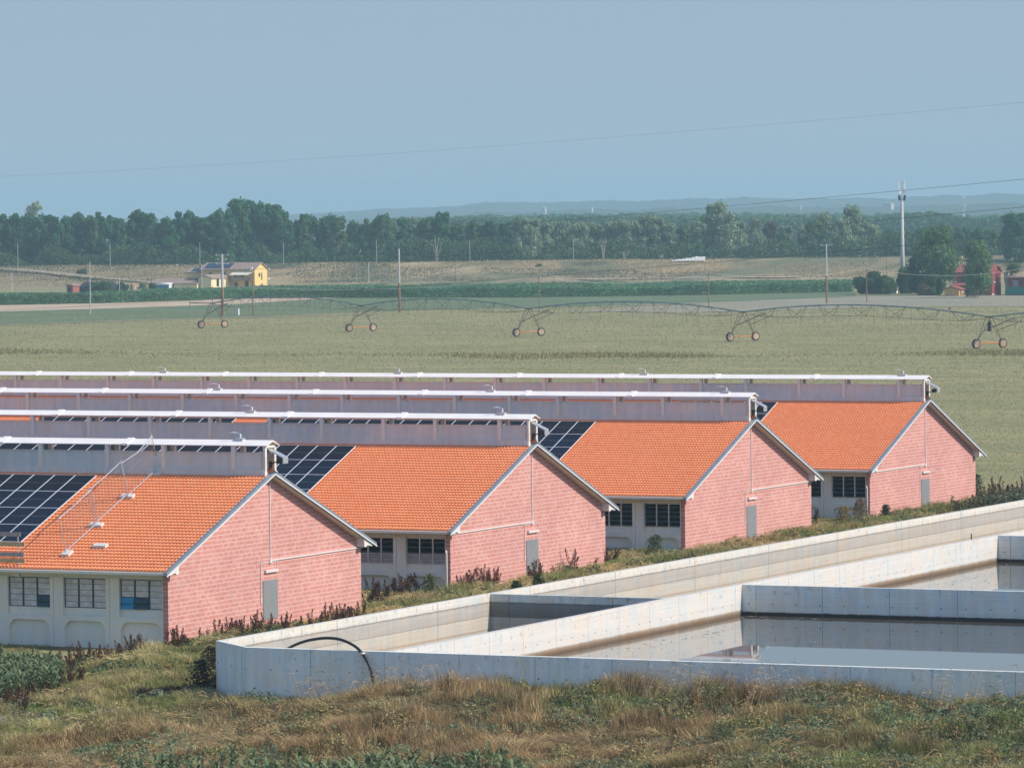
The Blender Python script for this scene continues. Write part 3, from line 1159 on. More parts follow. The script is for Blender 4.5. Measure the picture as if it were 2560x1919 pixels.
wall('cross_wall', [(12.4, -22.71), (12.68, -22.71), (12.68, -95), (12.4, -95)], M['conc_cross'], FLZ + .04, TOPZ - .004, 'nearer bluish wall across the water, dark tide mark along its foot')
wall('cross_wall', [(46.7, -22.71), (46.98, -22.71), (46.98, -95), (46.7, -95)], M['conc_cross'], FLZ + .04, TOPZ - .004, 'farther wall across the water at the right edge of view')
o = MB().box(-22.41, 110, -22.41, -14.06, FLZ - .05, FLZ + .15).build('basin_floor', M['conc_barn'])
tag(o, kind='structure')
for a_, b_ in ((-22.41, 12.39), (12.69, 46.69), (46.99, 110)):
    o = MB().add([(a_, -22.705, WT), (b_, -22.705, WT), (b_, -95, WT), (a_, -95, WT)], [(0, 3, 2, 1)]).build('water', M['water'])
    tag(o, kind='structure')
# small metal stake & float on the water edge
o = MB().tube((24.9, -22.9, WT - .2), (24.9, -22.9, WT + .28), .06, .05, 6).build('mooring_stake', M['dark'])
tag(o, 'small dark stake standing in the water beside the white wall', 'stake')
o = MB().tube((44.1, -22.2, TOPZ - .1), (44.1, -22.2, TOPZ + .25), .03, .03, 6).build('wall_bolt', M['dark'])
tag(o, 'small dark upright rod on the rim near the right edge', 'rod')

r = np.random.default_rng(700)
N = 260
X_, Y_ = r.uniform(13, 60, N), -22.9 - r.gamma(1.4, 2.2, N)
X_[:90] = r.uniform(-20, 12, 90)
b = MB()
for x_, y_ in zip(X_, Y_):
    a_, l_ = r.uniform(0, 6.28), r.uniform(.05, .22)
    dx_, dy_ = math.cos(a_) * l_, math.sin(a_) * l_
    b.add([(x_ - dx_, y_ - dy_, WT + .012), (x_ + dy_ * .3, y_ - dx_ * .3, WT + .014), (x_ + dx_, y_ + dy_, WT + .012), (x_ - dy_ * .3, y_ + dx_ * .3, WT + .014)], [(0, 1, 2, 3)])
o = b.build('floating_scum', M['wood_grey'])
tag(o, 'small dark bits of straw and scum floating on the basin water', 'scum', kind='stuff')

# hose arching over the front wall
hp_ = [(700, 1632, -21.3), (722, 1619, -21.5), (745, 1608, -21.7), (775, 1599, -21.9), (815, 1594, -22.1), (852, 1598, -22.3), (885, 1613, -22.55), (905, 1632, -22.80), (922, 1660, -22.90),
       (931, 1692, -22.92), (936, 1722, -22.92), (938, 1760, -22.92)]
pts = []
for px_, py_, X_ in hp_:
    d_ = ray(px_, py_)
    pts.append(CAMP + d_ * (X_ - CAMP[0]) / d_[0])
# smooth
fine_ = []
for i in range(len(pts) - 1):
    p0, p1, p2, p3 = pts[max(i - 1, 0)], pts[i], pts[i + 1], pts[min(i + 2, len(pts) - 1)]
    for t in (0, .25, .5, .75):
        fine_.append(.5 * (2 * p1 + (p2 - p0) * t + (2 * p0 - 5 * p1 + 4 * p2 - p3) * t * t + (3 * p1 - p0 - 3 * p2 + p3) * t ** 3))
fine_.append(pts[-1])
o = MB().path(fine_, .058, 10).build('hose', M['hose'], smooth=True)
tag(o, 'thick black hose arching over the grey front wall', 'hose')
MB().box(-22.98, -22.70, float(pts[7][1]) - .1, float(pts[7][1]) + .02, float(pts[7][2]) - .02, float(pts[7][2]) + .03).build('clamp', M['conc_pale'], o)

# ================================================================== IRRIGATION MACHINE
irr = empty('irrigation_machine', tuple(G(530, 822)))
tag(irr, 'long wheeled irrigation boom with arched pipe spans across the field', 'irrigation machine')
IRR0 = G(530, 822)
TW = [G(532, 820), G(903, 829), G(1322, 841), G(1857, 853), G(2474, 871)]
dspan = (TW[4] - TW[0]) / np.linalg.norm(TW[4] - TW[0])
TW.append(TW[4] + dspan * 55)
TRV = np.array([dspan[1], -dspan[0], 0])
if TRV @ LX < 0:
    TRV = -TRV
TTOP = 4.35


def loc(p):
    return Vector(p) - Vector(IRR0)


for k_, P_ in enumerate(TW[:5]):
    hub = P_ + np.array([0, 0, 0.0])
    fr = MB()
    for s_ in (-1, 1):
        wp = hub + TRV * s_ * 2.35 + np.array([0, 0, .75])
        for e_ in (-.55, .55):
            tp = hub + dspan * e_ + np.array([0, 0, TTOP])
            fr.tube(loc(wp), loc(tp + TRV * s_ * .15), .05, .05, 4)
            for q_ in (.35, .6, .82):
                pass
        a_ = hub + TRV * s_ * 2.35
        for q_ in (.4, .65, .85):
            m1 = wp * (1 - q_) + (hub + dspan * -.55 + TRV * s_ * .15 + np.array([0, 0, TTOP])) * q_
            m2 = wp * (1 - q_) + (hub + dspan * .55 + TRV * s_ * .15 + np.array([0, 0, TTOP])) * q_
            fr.tube(loc(m1), loc(m2), .025, .025, 4)
    fr.tube(loc(hub - dspan * .8 + np.array([0, 0, TTOP])), loc(hub + dspan * .8 + np.array([0, 0, TTOP])), .12, .12, 6)
    tw = fr.build('drive_tower', M['rust'], irr)
    tp = hub + np.array([0, 0, 2.75])
    # long brace forward
    bm = MB()
    bm.tube(loc(hub - TRV * 2.2 + np.array([0, 0, .78])), loc(hub + TRV * 2.2 + np.array([0, 0, .78])), .10, .10, 6)
    bm.box(0, 0, 0, 0, 0, 0) if False else None
    bm.build('base_beam', M['orange_metal'], tw)
    for s_ in (-1, 1):
        c_ = hub + TRV * s_ * 2.35 + np.array([0, 0, .70])
        ax = Vector(dspan)
        wb = MB()
        wb.tube(loc(c_) - ax * .15, loc(c_) + ax * .15, .68, .68, 18)
        wh = wb.build('wheel', M['tyre'], tw)
        MB().tube(loc(c_) - ax * .17, loc(c_) + ax * .17, .50, .50, 14).build('disc', M['rim'], tw)
for k_ in range(5):
    A_, B_ = TW[k_] + np.array([0, 0, TTOP]), TW[k_ + 1] + np.array([0, 0, TTOP])
    Ls = np.linalg.norm(B_ - A_)

    def arc(t, dz=0.0, side=0.0):
        p = A_ * (1 - t) + B_ * t + np.array([0, 0, 1.35 * 4 * t * (1 - t) + dz]) + TRV * side
        return loc(p)
    sp = MB()
    sp.path([arc(i / 24) for i in range(25)], .10, 6)
    o = sp.build('pipe_span', M['pipe_teal'], irr)
    tr = MB()
    nb = 7
    low = []
    for j in range(nb):
        t = (j + .75) / (nb + .5)
        dz = -1.55 if 0 < j < nb - 1 else -1.1
        pl, pr = arc(t, dz, -.8), arc(t, dz, .8)
        low.append((pl, pr))
        t0, t1 = t - .045, t + .045
        for q_ in (pl, pr):
            tr.tube(arc(t0), q_, .035, .035, 4)
            tr.tube(arc(t1), q_, .035, .035, 4)
        tr.tube(pl, pr, .035, .035, 4)
    for j in range(nb - 1):
        for s_ in (0, 1):
            tr.tube(low[j][s_], low[j + 1][s_], .020, .020, 4)
    for s_ in (0, 1):
        tr.tube(arc(.012, -.3), low[0][s_], .03, .03, 4)
        tr.tube(arc(.988, -.3), low[-1][s_], .03, .03, 4)
    # diagonal brace from the tower
    tr.tube(arc(.10, -.5), loc(TW[k_] - TRV * 1.2 + np.array([0, 0, 2.4])), .08, .08, 4)
    tr.tube(arc(.13, -1.0), loc(TW[k_] + TRV * 1.2 + np.array([0, 0, 2.4])), .04, .04, 4)
    tr.build('truss', M['rust'], irr)
    for j in range(1, 20):
        t = j / 20
        MB().tube(arc(t), arc(t, -2.7), .022, .022, 3, False).build('drop_hose', M['rust'], o)
    sk = MB()
    for j in range(0, 9):
        t = (j + .5) / 9
        sk.tube(arc(t, .05), arc(t, .25), .05, .05, 5)
    sk.build('sprinkler_heads', M['galv'], irr)
A_ = TW[0] + np.array([0, 0, TTOP])
MB().tube(loc(A_), loc(A_ - dspan * 8), .08, .08, 6).tube(loc(A_ - dspan * 8 + np.array([0, 0, -.7])), loc(A_ - dspan * 8 + np.array([0, 0, .9])), .05, .05, 5).tube(loc(A_ + np.array([0, 0, 0])), loc(A_ + np.array([0, 0, 1.0])), .07, .05, 5).tube(loc(A_ - dspan * 7.6), loc(A_ + np.array([0, 0, .9])), .02, .02, 4).build('end_boom', M['rust'], irr)
# control box tower 5
MB().box(-.2, .2, -.2, .2, 0, 1.3).build('control_box', M['dark'], irr).location = loc(TW[4] + np.array([0, 0, 2.4]))

# ================================================================== POLES, WIRES, MAST
def pole(px_, ptop, pbot, label, name='wooden_pole', r=.10, mats=('pole_wood',), group=None, Z=None, cat='pole', arms=0, taper=.7):
    if Z is None:
        base = G(px_, pbot)
    else:
        base = AT(px_, pbot, Z)
    Zd = depth(base)
    h = (pbot - ptop) / F * Zd
    root = empty(name, tuple(base))
    tag(root, label, cat, group)
    if len(mats) == 1:
        MB().tube((0, 0, -.6), (0, 0, h), r, r * taper, 8).build('shaft', M[mats[0]], root)
    else:
        hm = h * .46
        MB().tube((0, 0, -.6), (0, 0, hm), r, r * .9, 8).build('lower_shaft', M[mats[0]], root)
        MB().tube((0, 0, hm), (0, 0, h), r * .88, r * .62, 8).build('upper_shaft', M[mats[1]], root)
    for k_ in range(arms):
        b = MB()
        z_ = h - .25 - k_ * .85
        lx = Vector(LX)
        wd = 1.15 if k_ != 1 else .85
        b.tube(-lx * wd + Vector((0, 0, z_)), lx * wd + Vector((0, 0, z_)), .06, .06, 5)
        for s_ in (-1, 1):
            b.tube(lx * s_ * wd + Vector((0, 0, z_ - .05)), lx * s_ * wd + Vector((0, 0, z_ + .28)), .10, .07, 6)
        b.build('cross_arm', M['galv'], root)
    return root, base, h


pole(557, 635, 791, 'thick two-tone power pole with three cross arms in front of the yellow farmhouse', 'power_pole', .34, ('pole_wood', 'pole_grey'), 'medium voltage poles', arms=3)
pole(999, 622, 781, 'brown and grey power pole with a bare top, left of centre', 'power_pole', .26, ('pole_wood', 'pole_grey'), 'medium voltage poles')
pole(2067, 610, 758, 'slender brown and grey power pole left of the tall mast', 'power_pole', .24, ('pole_wood', 'pole_grey'), 'medium voltage poles', arms=1)
pole(633, 690, 788, 'short wooden pole right of the thick power pole, before the yellow gable', r=.17)
pole(226, 655, 786, 'thin grey wooden pole near the left side above the little red hut', r=.13, mats=('pole_grey',))
pole(30, 680, 752, 'thin grey pole nearest the left edge of the picture', r=.12, mats=('pole_grey',))
pole(299, 690, 742, 'thin pale pole right of the dark garden trees', r=.10, mats=('pole_grey',))
pole(505, 664, 735, 'thin dark pole between the pale annexe and the yellow house', r=.13, mats=('pole_grey',))
pole(456, 668, 722, 'faint thin pole left of the yellow farmhouse', r=.08, mats=('pole_grey',))
pole(922, 656, 711, 'grey concrete pole on the levee foot left of centre', r=.17, mats=('pole_grey',), Z=1378)
pole(892, 660, 712, 'faint thin pole left of the grey concrete pole', r=.06, mats=('pole_grey',), Z=1380)
pole(1139, 655, 706, 'thin brown pole on the levee foot, centre left', r=.08, Z=1380)
pole(1385, 655, 706, 'thin brown pole on the levee foot, right of centre', r=.08, Z=1380)
pole(1651, 655, 704, 'thin brown pole on the levee foot below the white heap', r=.08, Z=1380)
pole(1940, 652, 704, 'thin brown pole on the levee foot left of the slender power pole', r=.08, Z=1380)
pole(2217, 643, 703, 'thin dark pole just left of the tall mast', r=.11, Z=1300)
tel = [pole(1348, 690, 778, 'brown telephone pole standing behind the middle irrigation span', 'telephone_pole', .12, group='telephone poles'),
       pole(1772, 681, 767, 'brown telephone pole between the centre and the slender power pole', 'telephone_pole', .12, group='telephone poles'),
       pole(2167, 670, 756, 'brown telephone pole in front of the dark bushes', 'telephone_pole', .12, group='telephone poles')]
for k_, (px_, t_, b_) in enumerate(((45, 606, 669), (276, 607, 672), (500, 607, 668), (709, 606, 664), (942, 601, 661), (1175, 599, 660), (1434, 596, 658))):
    pos = ['leftmost', 'second from the left', 'third from the left', 'fourth from the left', 'fifth from the left', 'sixth from the left', 'rightmost'][k_]
    pole(px_, t_, b_, pos + ' of the thin pale posts on the levee crest', 'levee_post', .10, ('galv',), 'thin pale posts along the levee', Z=1437, cat='post')
for n_, px_, t_, b_, lb in (('marker_post', 595, 771, 788, 'white marker post in the field right of the thick power pole'),):
    base = G(px_, b_)
    o = MB().box(-.22, .22, -.22, .22, -.2, 1.25).box(-.25, .25, -.25, .25, 1.25, 1.32).build(n_, M['white_render'])
    o.location = tuple(base)
    tag(o, lb, 'marker post')
base = G(2375, 795)
rt_ = empty('warning_sign', tuple(base))
tag(rt_, 'small red and white sign above the irrigation pipe at right', 'sign')
MB().tube((0, 0, 0), (0, 0, 1.6), .03, .03, 5).build('post', M['galv'], rt_)
MB().tube((0, 0, 1.5), (-.04, .02, 1.9), .2, .2, 10).build('plate', M['red_tile'], rt_)
o = MB().box(-.5, .5, -.12, .12, 0, .7).box(-.55, .55, -.15, .15, .7, .78).build('small_cabinet', M['galv'])
o.location = tuple(AT(442, 667, 1437))
tag(o, 'tiny pale cabinet on the levee crest behind the farmhouse', 'cabinet')


def wire(pts, label, name='overhead_wire', r=.02, mt='wire', n=40, group='overhead wires'):
    """pts: end points with depths; a catenary-like sag between"""
    (x0, y0, Z0), (xm, ym), (x1, y1, Z1) = pts
    a, b_ = AT(x0, y0, Z0), AT(x1, y1, Z1)
    # find sag so the wire passes (xm, ym)
    def at(t, s):
        return a * (1 - t) + b_ * t - np.array([0, 0, s * 4 * t * (1 - t)])

    def pxy(p):
        d_ = p - CAMP
        z_ = d_ @ FW
        return 1280 + F * (d_ @ RT) / z_, 959.5 - F * (d_ @ UP) / z_
    lo, hi = -5, 40
    for _ in range(40):
        s_ = (lo + hi) / 2
        ts = np.linspace(0, 1, 200)
        q_ = [pxy(at(t, s_)) for t in ts]
        xx = [u for u, v in q_]
        yy = [v for u, v in q_]
        y_ = np.interp(xm, xx, yy)
        if y_ < ym:
            lo = s_
        else:
            hi = s_
    o = MB().path([at(t, s_) for t in np.linspace(0, 1, n)], r, 4).build(name, M[mt])
    tag(o, label, 'wire', group)


wire([(-250, 452, 900), (1280, 362), (2850, 230, 560)], 'faint highest wire crossing the open sky', r=.011)
wire([(-250, 645, 950), (1280, 560), (2850, 420, 450)], 'uppermost of the three dark wires, passing the mast head', r=.024)
wire([(-250, 712, 950), (1280, 628), (2850, 490, 450)], 'middle of the three dark wires, crossing the tree belt', r=.024)
wire([(-250, 783, 950), (1280, 696), (2850, 560, 450)], 'lowest of the three dark wires, crossing the levee and crop', r=.024)
t1, t2, t3 = [b_ + np.array([0, 0, h_ - .1]) for (_, b_, h_) in tel]


def span(a, b_, sag, label):
    o = MB().path([a * (1 - t) + b_ * t - np.array([0, 0, sag * 4 * t * (1 - t)]) for t in np.linspace(0, 1, 16)], .03, 4).build('telephone_wire', M['wire_pale'])
    tag(o, label, 'wire', 'pale telephone wires')


span(G(560, 790) + np.array([0, 0, 6.0]), t1, 1.6, 'pale telephone wire left of the first telephone pole')
span(t1, t2, 1.7, 'pale telephone wire between the first and second telephone poles')
span(t2, t3, 1.3, 'pale telephone wire between the second and third telephone poles')
span(t3, AT(2640, 652, 1060), 2.3, 'pale telephone wire from the last telephone pole past the red farmhouse')

# tall mast
mb = G(2257, 734)
Zm = depth(mb)
pm = Zm / F
root = empty('telecom_mast', tuple(mb))
tag(root, 'tall pale tapering telecom mast with antenna panels on top', 'mast')
HM = 230 * pm
MB().tube((0, 0, -.5), (0, 0, HM), .60, .30, 16).build('shaft', M['pole_grey'], root, True)
MB().tube((0, 0, HM - .1), (0, 0, HM + 53 * pm), .10, .08, 8).build('top_tube', M['galv'], root)
lx, fx = Vector(LX), Vector(FX)
for s_, u_ in ((-1, .15), (1, .1), (.05, -.9)):
    b = MB()
    c_ = lx * (s_ * 7 * pm) - fx * u_ + Vector((0, 0, HM + 40 * pm))
    b.box(-.16, .16, -.12, .12, -1.0, 1.05)
    o = b.build('antenna_panel', M['white_metal'] if abs(s_) == 1 else M['galv'], root)
    o.location = c_
    o.rotation_euler = (0, 0, YAW)
    o.scale = (1.15, 1, 1)
    MB().tube(c_ + Vector((0, 0, -.7)), Vector((0, 0, c_.z - .7)), .05, .05, 5).tube(c_ + Vector((0, 0, .7)), Vector((0, 0, c_.z + .7)), .05, .05, 5).build('bracket', M['galv'], root)
for s_, z_ in ((-.45, 23.5), (.45, 24)):
    a_ = lx * s_ * .9 - fx * .3 + Vector((0, 0, HM + z_ * pm))
    MB().tube(a_, a_ - fx * .3, .42, .42, 14).build('dish', M['white_metal'] if s_ < 0 else M['galv'], root)
b = MB()
for s_ in (-1, 1):
    for z_ in (6, 12):
        c_ = lx * s_ * (.55 + .12 * (z_ > 8)) + Vector((0, 0, HM + z_ * pm))
        b.box(c_.x - .15, c_.x + .15, c_.y - .2, c_.y + .2, c_.z - .35, c_.z + .35)
        b.tube(c_, Vector((0, 0, c_.z)), .05, .05, 5)
b.build('radio_units', M['dark'], root)
for i_, (px_, wd, ht, mt, lb) in enumerate(((2222, .5, 1.1, 'galv', 'small white metal cage left of the mast foot'), (2239, .4, .8, 'white_render', 'small white cabinet close to the mast foot'))):
    base = G(px_, 733)
    b = MB()
    if i_ == 0:
        for u_ in (-1, 1):
            for v_ in (-1, 1):
                b.box(u_ * wd - .05, u_ * wd + .05, v_ * wd - .05, v_ * wd + .05, 0, ht)
        b.box(-wd - .1, wd + .1, -wd - .1, wd + .1, ht, ht + .1)
    else:
        b.box(-wd, wd, -wd, wd, 0, ht).box(-wd - .05, wd + .05, -wd - .05, wd + .05, ht, ht + .08)
    o = b.build('cabinet', M[mt])
    o.location = tuple(base)
    tag(o, lb, 'cabinet')
# far lattice mast
q_ = AT(2410, 560, 3200)
b = MB()
hh_ = (560 - 487) / F * 3200
for s_ in ((-1, -1), (1, -1), (1, 1), (-1, 1)):
    b.tube((s_[0] * .8, s_[1] * .8, -25), (s_[0] * .35, s_[1] * .35, hh_), .16, .12, 4)
for k_ in range(14):
    z_ = hh_ * k_ / 14
    b.tube((-.6, -.6, z_), (.6, .6, z_ + 1.2), .1, .1, 4)
for z_, s_ in ((.95, 1), (.9, -1), (.6, 1), (.3, -1)):
    b.tube((s_ * 1.1, 0, hh_ * z_), (s_ * 1.5, -.5, hh_ * z_), .7, .7, 8)
o = b.build('lattice_mast', M['galv'])
o.location = tuple(q_)
tag(o, 'hazy far lattice mast with dishes before the blue hills', 'mast')

# ================================================================== HOUSES
def gable_house(name, label, cat, P, x_len, y_len, z_eave, z_ridge, wall_m, roof_m, ridge='y', over=.4, parts=None, group=None):
    """box from P towards +x by x_len and +y by y_len; ridge along 'y' or 'x'"""
    root = empty(name, tuple(P))
    tag(root, label, cat, group)
    b = MB()
    if ridge == 'y':
        b.prism([(0, -.5), (0, z_eave), (x_len / 2, z_ridge), (x_len, z_eave), (x_len, -.5)], 'y', 0, y_len)
        b.build('wall', M[wall_m], root)
        s_ = (z_ridge - z_eave) / (x_len / 2)
        MB().prism([(-over, z_eave - over * s_ + .02), (x_len / 2, z_ridge + .03), (x_len + over, z_eave - over * s_ + .02), (x_len + over, z_eave - over * s_ + .2), (x_len / 2, z_ridge + .25), (-over, z_eave - over * s_ + .2)],
                   'y', -over, y_len + over).build('roof', M[roof_m], root)
    else:
        b.prism([(0, -.5), (0, z_eave), (y_len / 2, z_ridge), (y_len, z_eave), (y_len, -.5)], 'x', 0, x_len)
        b.build('wall', M[wall_m], root)
        s_ = (z_ridge - z_eave) / (y_len / 2)
        MB().prism([(-over, z_eave - over * s_ + .02), (y_len / 2, z_ridge + .03), (y_len + over, z_eave - over * s_ + .02), (y_len + over, z_eave - over * s_ + .2), (y_len / 2, z_ridge + .25), (-over, z_eave - over * s_ + .2)],
                   'x', -over, x_len + over).build('roof', M[roof_m], root)
    return root


def win(root, name, m, x0, x1, y0, y1, z0, z1):
    MB().box(x0, x1, y0, y1, z0, z1).build(name, M[m], root)


HP = G(637, 722.5)
HP[2] = GZ
hs_ = gable_house('farmhouse', 'two-storey yellow farmhouse with a bright gable and cream awning', 'house', HP, 7.2, 16.5, 5.4, 7.0, 'yellow', 'old_tile')
for z0, z1, y0, y1 in ((3.0, 4.5, 13.2, 14.1), (.2, 2.3, 10.3, 11.3), (.2, 2.2, 8.1, 9.3), (.5, 1.8, 5.2, 6.3), (.2, 2.2, 1.9, 3.0), (3.1, 4.0, 5.6, 6.4), (3.0, 4.6, 9.0, 9.7), (3.2, 4.4, 3.4, 4.2)):
    win(hs_, 'window', 'win_dark', -.05, .0, y0, y1, z0, z1)
for x0, x1, z0, z1 in ((2.3, 3.1, 3.3, 4.3), (3.8, 4.3, 2.4, 4.4), (3.9, 4.5, .8, 1.5)):
    win(hs_, 'window', 'win_dark', x0, x1, -.05, .0, z0, z1)
MB().add([(-.02, .4, 4.75), (-2.4, 1.0, 3.9), (-2.4, 6.6, 3.9), (-.02, 6.6, 4.75), (-.02, .4, 4.68), (-2.4, 1.0, 3.8), (-2.4, 6.6, 3.8), (-.02, 6.6, 4.68)], [(0, 1, 2, 3), (7, 6, 5, 4), (1, 5, 6, 2), (0, 4, 5, 1), (3, 2, 6, 7)]).build('awning', M['awning'], hs_)
MB().box(-1.4, -.02, .3, 6.6, 2.35, 2.55).box(-1.45, -1.38, .3, 6.6, 2.55, 3.3).build('balcony', M['old_tile'], hs_)
MB().box(-1.5, .02, 9.8, 12.0, 2.3, 2.6).build('porch_roof', M['old_tile'], hs_)
for k_ in range(7):
    s_ = (7.0 - 5.4) / 3.6
    y0 = 7.8 + k_ * 1.15
    o = MB().box(0, 3.2, 0, 1.05, .25, .32).build('roof_panel', M['pv_small'], hs_)
    o.location = (.25, y0, 5.4 + .25 * s_)
    o.rotation_euler = (0, -math.atan(s_), 0)
win(hs_, 'satellite_dish', 'white_metal', -.5, -.1, .5, 1.2, 5.1, 5.9)
for z_ in (5.2, 2.6):
    MB().box(7.3, 8.3, -.3, -.05, z_, z_ + .2).build('wall_light', M['white_metal'], hs_)
# left wing, set back
WP = HP + np.array([1.5, 16.6, 0])
wg = gable_house('house_wing', 'lower rear wing of the farmhouse with a hipped grey roof', 'house', WP, 5.5, 5.2, 4.6, 5.6, 'yellow', 'old_tile')
MB().box(-1.9, -.05, .2, 5.0, 2.9, 3.1).box(-1.8, -1.65, 1.5, 1.65, -.5, 2.9).box(-1.8, -1.65, 4.5, 4.65, -.5, 2.9).build('veranda', M['old_tile'], wg)
for k_ in range(3):
    s_ = 1.0 / 2.75
    o = MB().box(0, 2.2, 0, 1.05, .25, .32).build('roof_panel', M['pv_small'], wg)
    o.location = (.3, .6 + k_ * 1.15, 4.6 + .3 * s_)
    o.rotation_euler = (0, -math.atan(s_), 0)
MB().box(2.6, 3.2, 2.2, 2.8, 5.2, 6.6).build('chimney', M['old_tile'], wg)
# pale annexe in front
AP_ = HP + np.array([-11.0, 7.4, 0])
an = gable_house('annexe', 'pale cream annexe in front of the yellow farmhouse', 'house', AP_, 10.4, 4.0, 3.2, 3.9, 'cream', 'old_tile', 'x')
win(an, 'door', 'win_dark', 3.0, 4.3, -.05, .0, .9, 2.9)
win(an, 'window', 'win_dark', .4, .9, -.05, 0, .1, .9)
# garage row and sheds
GP_ = HP + np.array([-12.5, 11.0, 0])
gg = gable_house('garage_row', 'low cream garages with a flat tiled roof left of the annexe', 'garage', GP_, 6, 7.0, 1.75, 2.3, 'cream', 'old_tile')
win(gg, 'door', 'win_dark', 1.2, 3.6, -.05, 0, .2, 1.5)
win(gg, 'door', 'white_render', 3.9, 5.8, -.05, 0, .2, 1.5)
SP_ = HP + np.array([-14.5, 18.5, 0])
sh_ = gable_house('metal_shed', 'low white metal shed with a blue side wall', 'shed', SP_, 9.0, 5.5, 1.45, 1.75, 'white_render', 'white_metal', 'x', .1)
MB().box(-.06, -.005, .1, 5.4, .0, 1.4).build('side_sheet', M['blue_side'], sh_)
RP_ = HP + np.array([4, 23.5, 0])
gable_house('long_shed', 'long low shed with a faded tile roof behind the white shed', 'shed', RP_, 7.0, 11.0, 1.6, 2.6, 'wood_grey', 'old_tile')
DP_ = HP + np.array([-3.5, 10.5, 0])
dp_ = empty('lean_to', tuple(DP_))
tag(dp_, 'dark sloping lean-to roof between the annexe and garages', 'lean-to')
MB().prism([(0, 2.0), (0, 2.12), (6.5, 3.1), (6.5, 2.9)], 'x', 0, 5.0).build('roof', M['pv_small'], dp_)
MB().box(.1, .25, .2, .35, -.3, 2.0).build('post', M['wood_grey'], dp_)
MB().box(4.7, 4.85, .2, .35, -.3, 2.0).build('post', M['wood_grey'], dp_)
MB().box(.1, 4.8, 6.2, 6.4, -.3, 2.8).build('wall', M['wood_grey'], dp_)
# little brick hut far left
P_ = G(192, 733)
P_[2] = GZ
ht = gable_house('garden_hut', 'tiny red brick hut at the crop edge on the left', 'hut', P_ + np.array([0, 1.2, 0]), 3.4, 1.9, 2.0, 2.2, 'red_tile', 'old_tile', 'x', .25)
win(ht, 'door', 'win_dark', -.05, .0, .5, 1.3, 0, 1.6)
P_ = G(314, 731)
P_[2] = GZ
o = MB().tube((0, 0, 0), (0, 0, 2.0), .5, .5, 12).tube((0, 0, 2.0), (0, 0, 2.3), .5, .15, 12).build('water_tank', M['conc_pale'])
o.location = tuple(P_)
tag(o, 'small pale round tank beside the thin pale pole', 'tank')
P_ = G(333, 731)
P_[2] = GZ
o = MB().tube((0, 0, 0), (0, 0, 2.1), .9, .8, 12).tube((0, 0, 2.1), (0, 0, 2.4), .8, .2, 12).build('barrel', M['rim'])
o.location = tuple(P_)
tag(o, 'pinkish round barrel left of the grey garden bush', 'barrel')
P_ = G(270, 731)
P_[2] = GZ
ds = empty('dark_shed', tuple(P_))
tag(ds, 'low dark tarpaulin shed in the garden on the left', 'shed')
MB().prism([(0, -.3), (0, 1.5), (3, 2.8), (6, 1.5), (6, -.3)], 'y', 0, 9).build('cover', M['blue_side'], ds)
ds.children[0].data.materials[0] = M['dark']

# red farmhouse at the right
RP2 = G(2513, 737)
RP2[2] = GZ
rh = gable_house('red_farmhouse', 'dark red farmhouse half hidden by a columnar tree', 'house', RP2 + np.array([-9.0, 0, 0]), 6.2, 8.3, 5.3, 6.7, 'red_wall', 'red_tile')
RX = RP2 + np.array([-9.0, 0, 0])
for z0, z1, y0, y1 in ((3.0, 4.5, 6.4, 7.3), (.3, 2.0, 6.6, 7.4), (3.0, 4.5, 4.2, 5.0), (.2, 2.0, 2.4, 3.3)):
    win(rh, 'window', 'win_dark', -.05, 0, y0, y1, z0, z1)
win(rh, 'window', 'win_dark', 3.7, 4.7, -.05, 0, 3.1, 4.1)
win(rh, 'sill', 'white_render', 3.5, 4.9, -.12, -.06, 4.15, 4.35)
win(rh, 'string_course', 'white_render', 0, 2.6, -.06, -.005, 2.9, 3.1)
win(rh, 'plinth_band', 'white_render', 0, 2.6, -.06, -.005, .2, .4)
MB().prism([(-2.4, 2.3), (-2.4, 2.42), (-.02, 3.1), (-.02, 2.98)], 'y', 3.0, 9.2).box(-2.3, -2.15, 3.2, 3.35, -.3, 2.3).box(-2.3, -2.15, 6, 6.15, -.3, 2.3).box(-2.3, -2.15, 8.9, 9.05, -.3, 2.3).build('porch', M['red_tile'], rh)
op = gable_house('outhouse', 'small ochre board outhouse with a red roof beside the farmhouse porch', 'outhouse', RX + np.array([-6.0, 5.6, 0]), 4.2, 3.4, 1.6, 2.05, 'ochre_wood', 'red_tile', 'x')
win(op, 'door', 'win_dark', .9, 1.4, -.05, 0, 0, 1.5)
win(op, 'door', 'wood_grey', 2.4, 3.3, -.05, 0, 0, 1.5)
ss = gable_house('red_shed', 'dark red shed with a flat roof at the right edge', 'shed', RX + np.array([3.0, -9.5, 0]), 6.0, 6.5, 4.0, 4.3, 'red_wall', 'old_tile', 'y', .7)
win(ss, 'door', 'louvre_grey', -.05, 0, 4.2, 5.6, .3, 3.4)
o = MB().box(0, 2.4, 0, 6.0, .35, 1.95).box(.1, .3, .2, .5, 0, .35).box(.1, .3, 5.4, 5.7, 0, .35).box(2.0, 2.2, .2, .5, 0, .35).box(2.0, 2.2, 5.4, 5.7, 0, .35).box(-.04, 0, 0, 6.0, 1.85, 2.0)
o = o.build('green_container', M['teal'])
o.location = tuple(RX + np.array([-1.2, -9.8, 0]))
tag(o, 'long green container in front of the dark red shed', 'container')
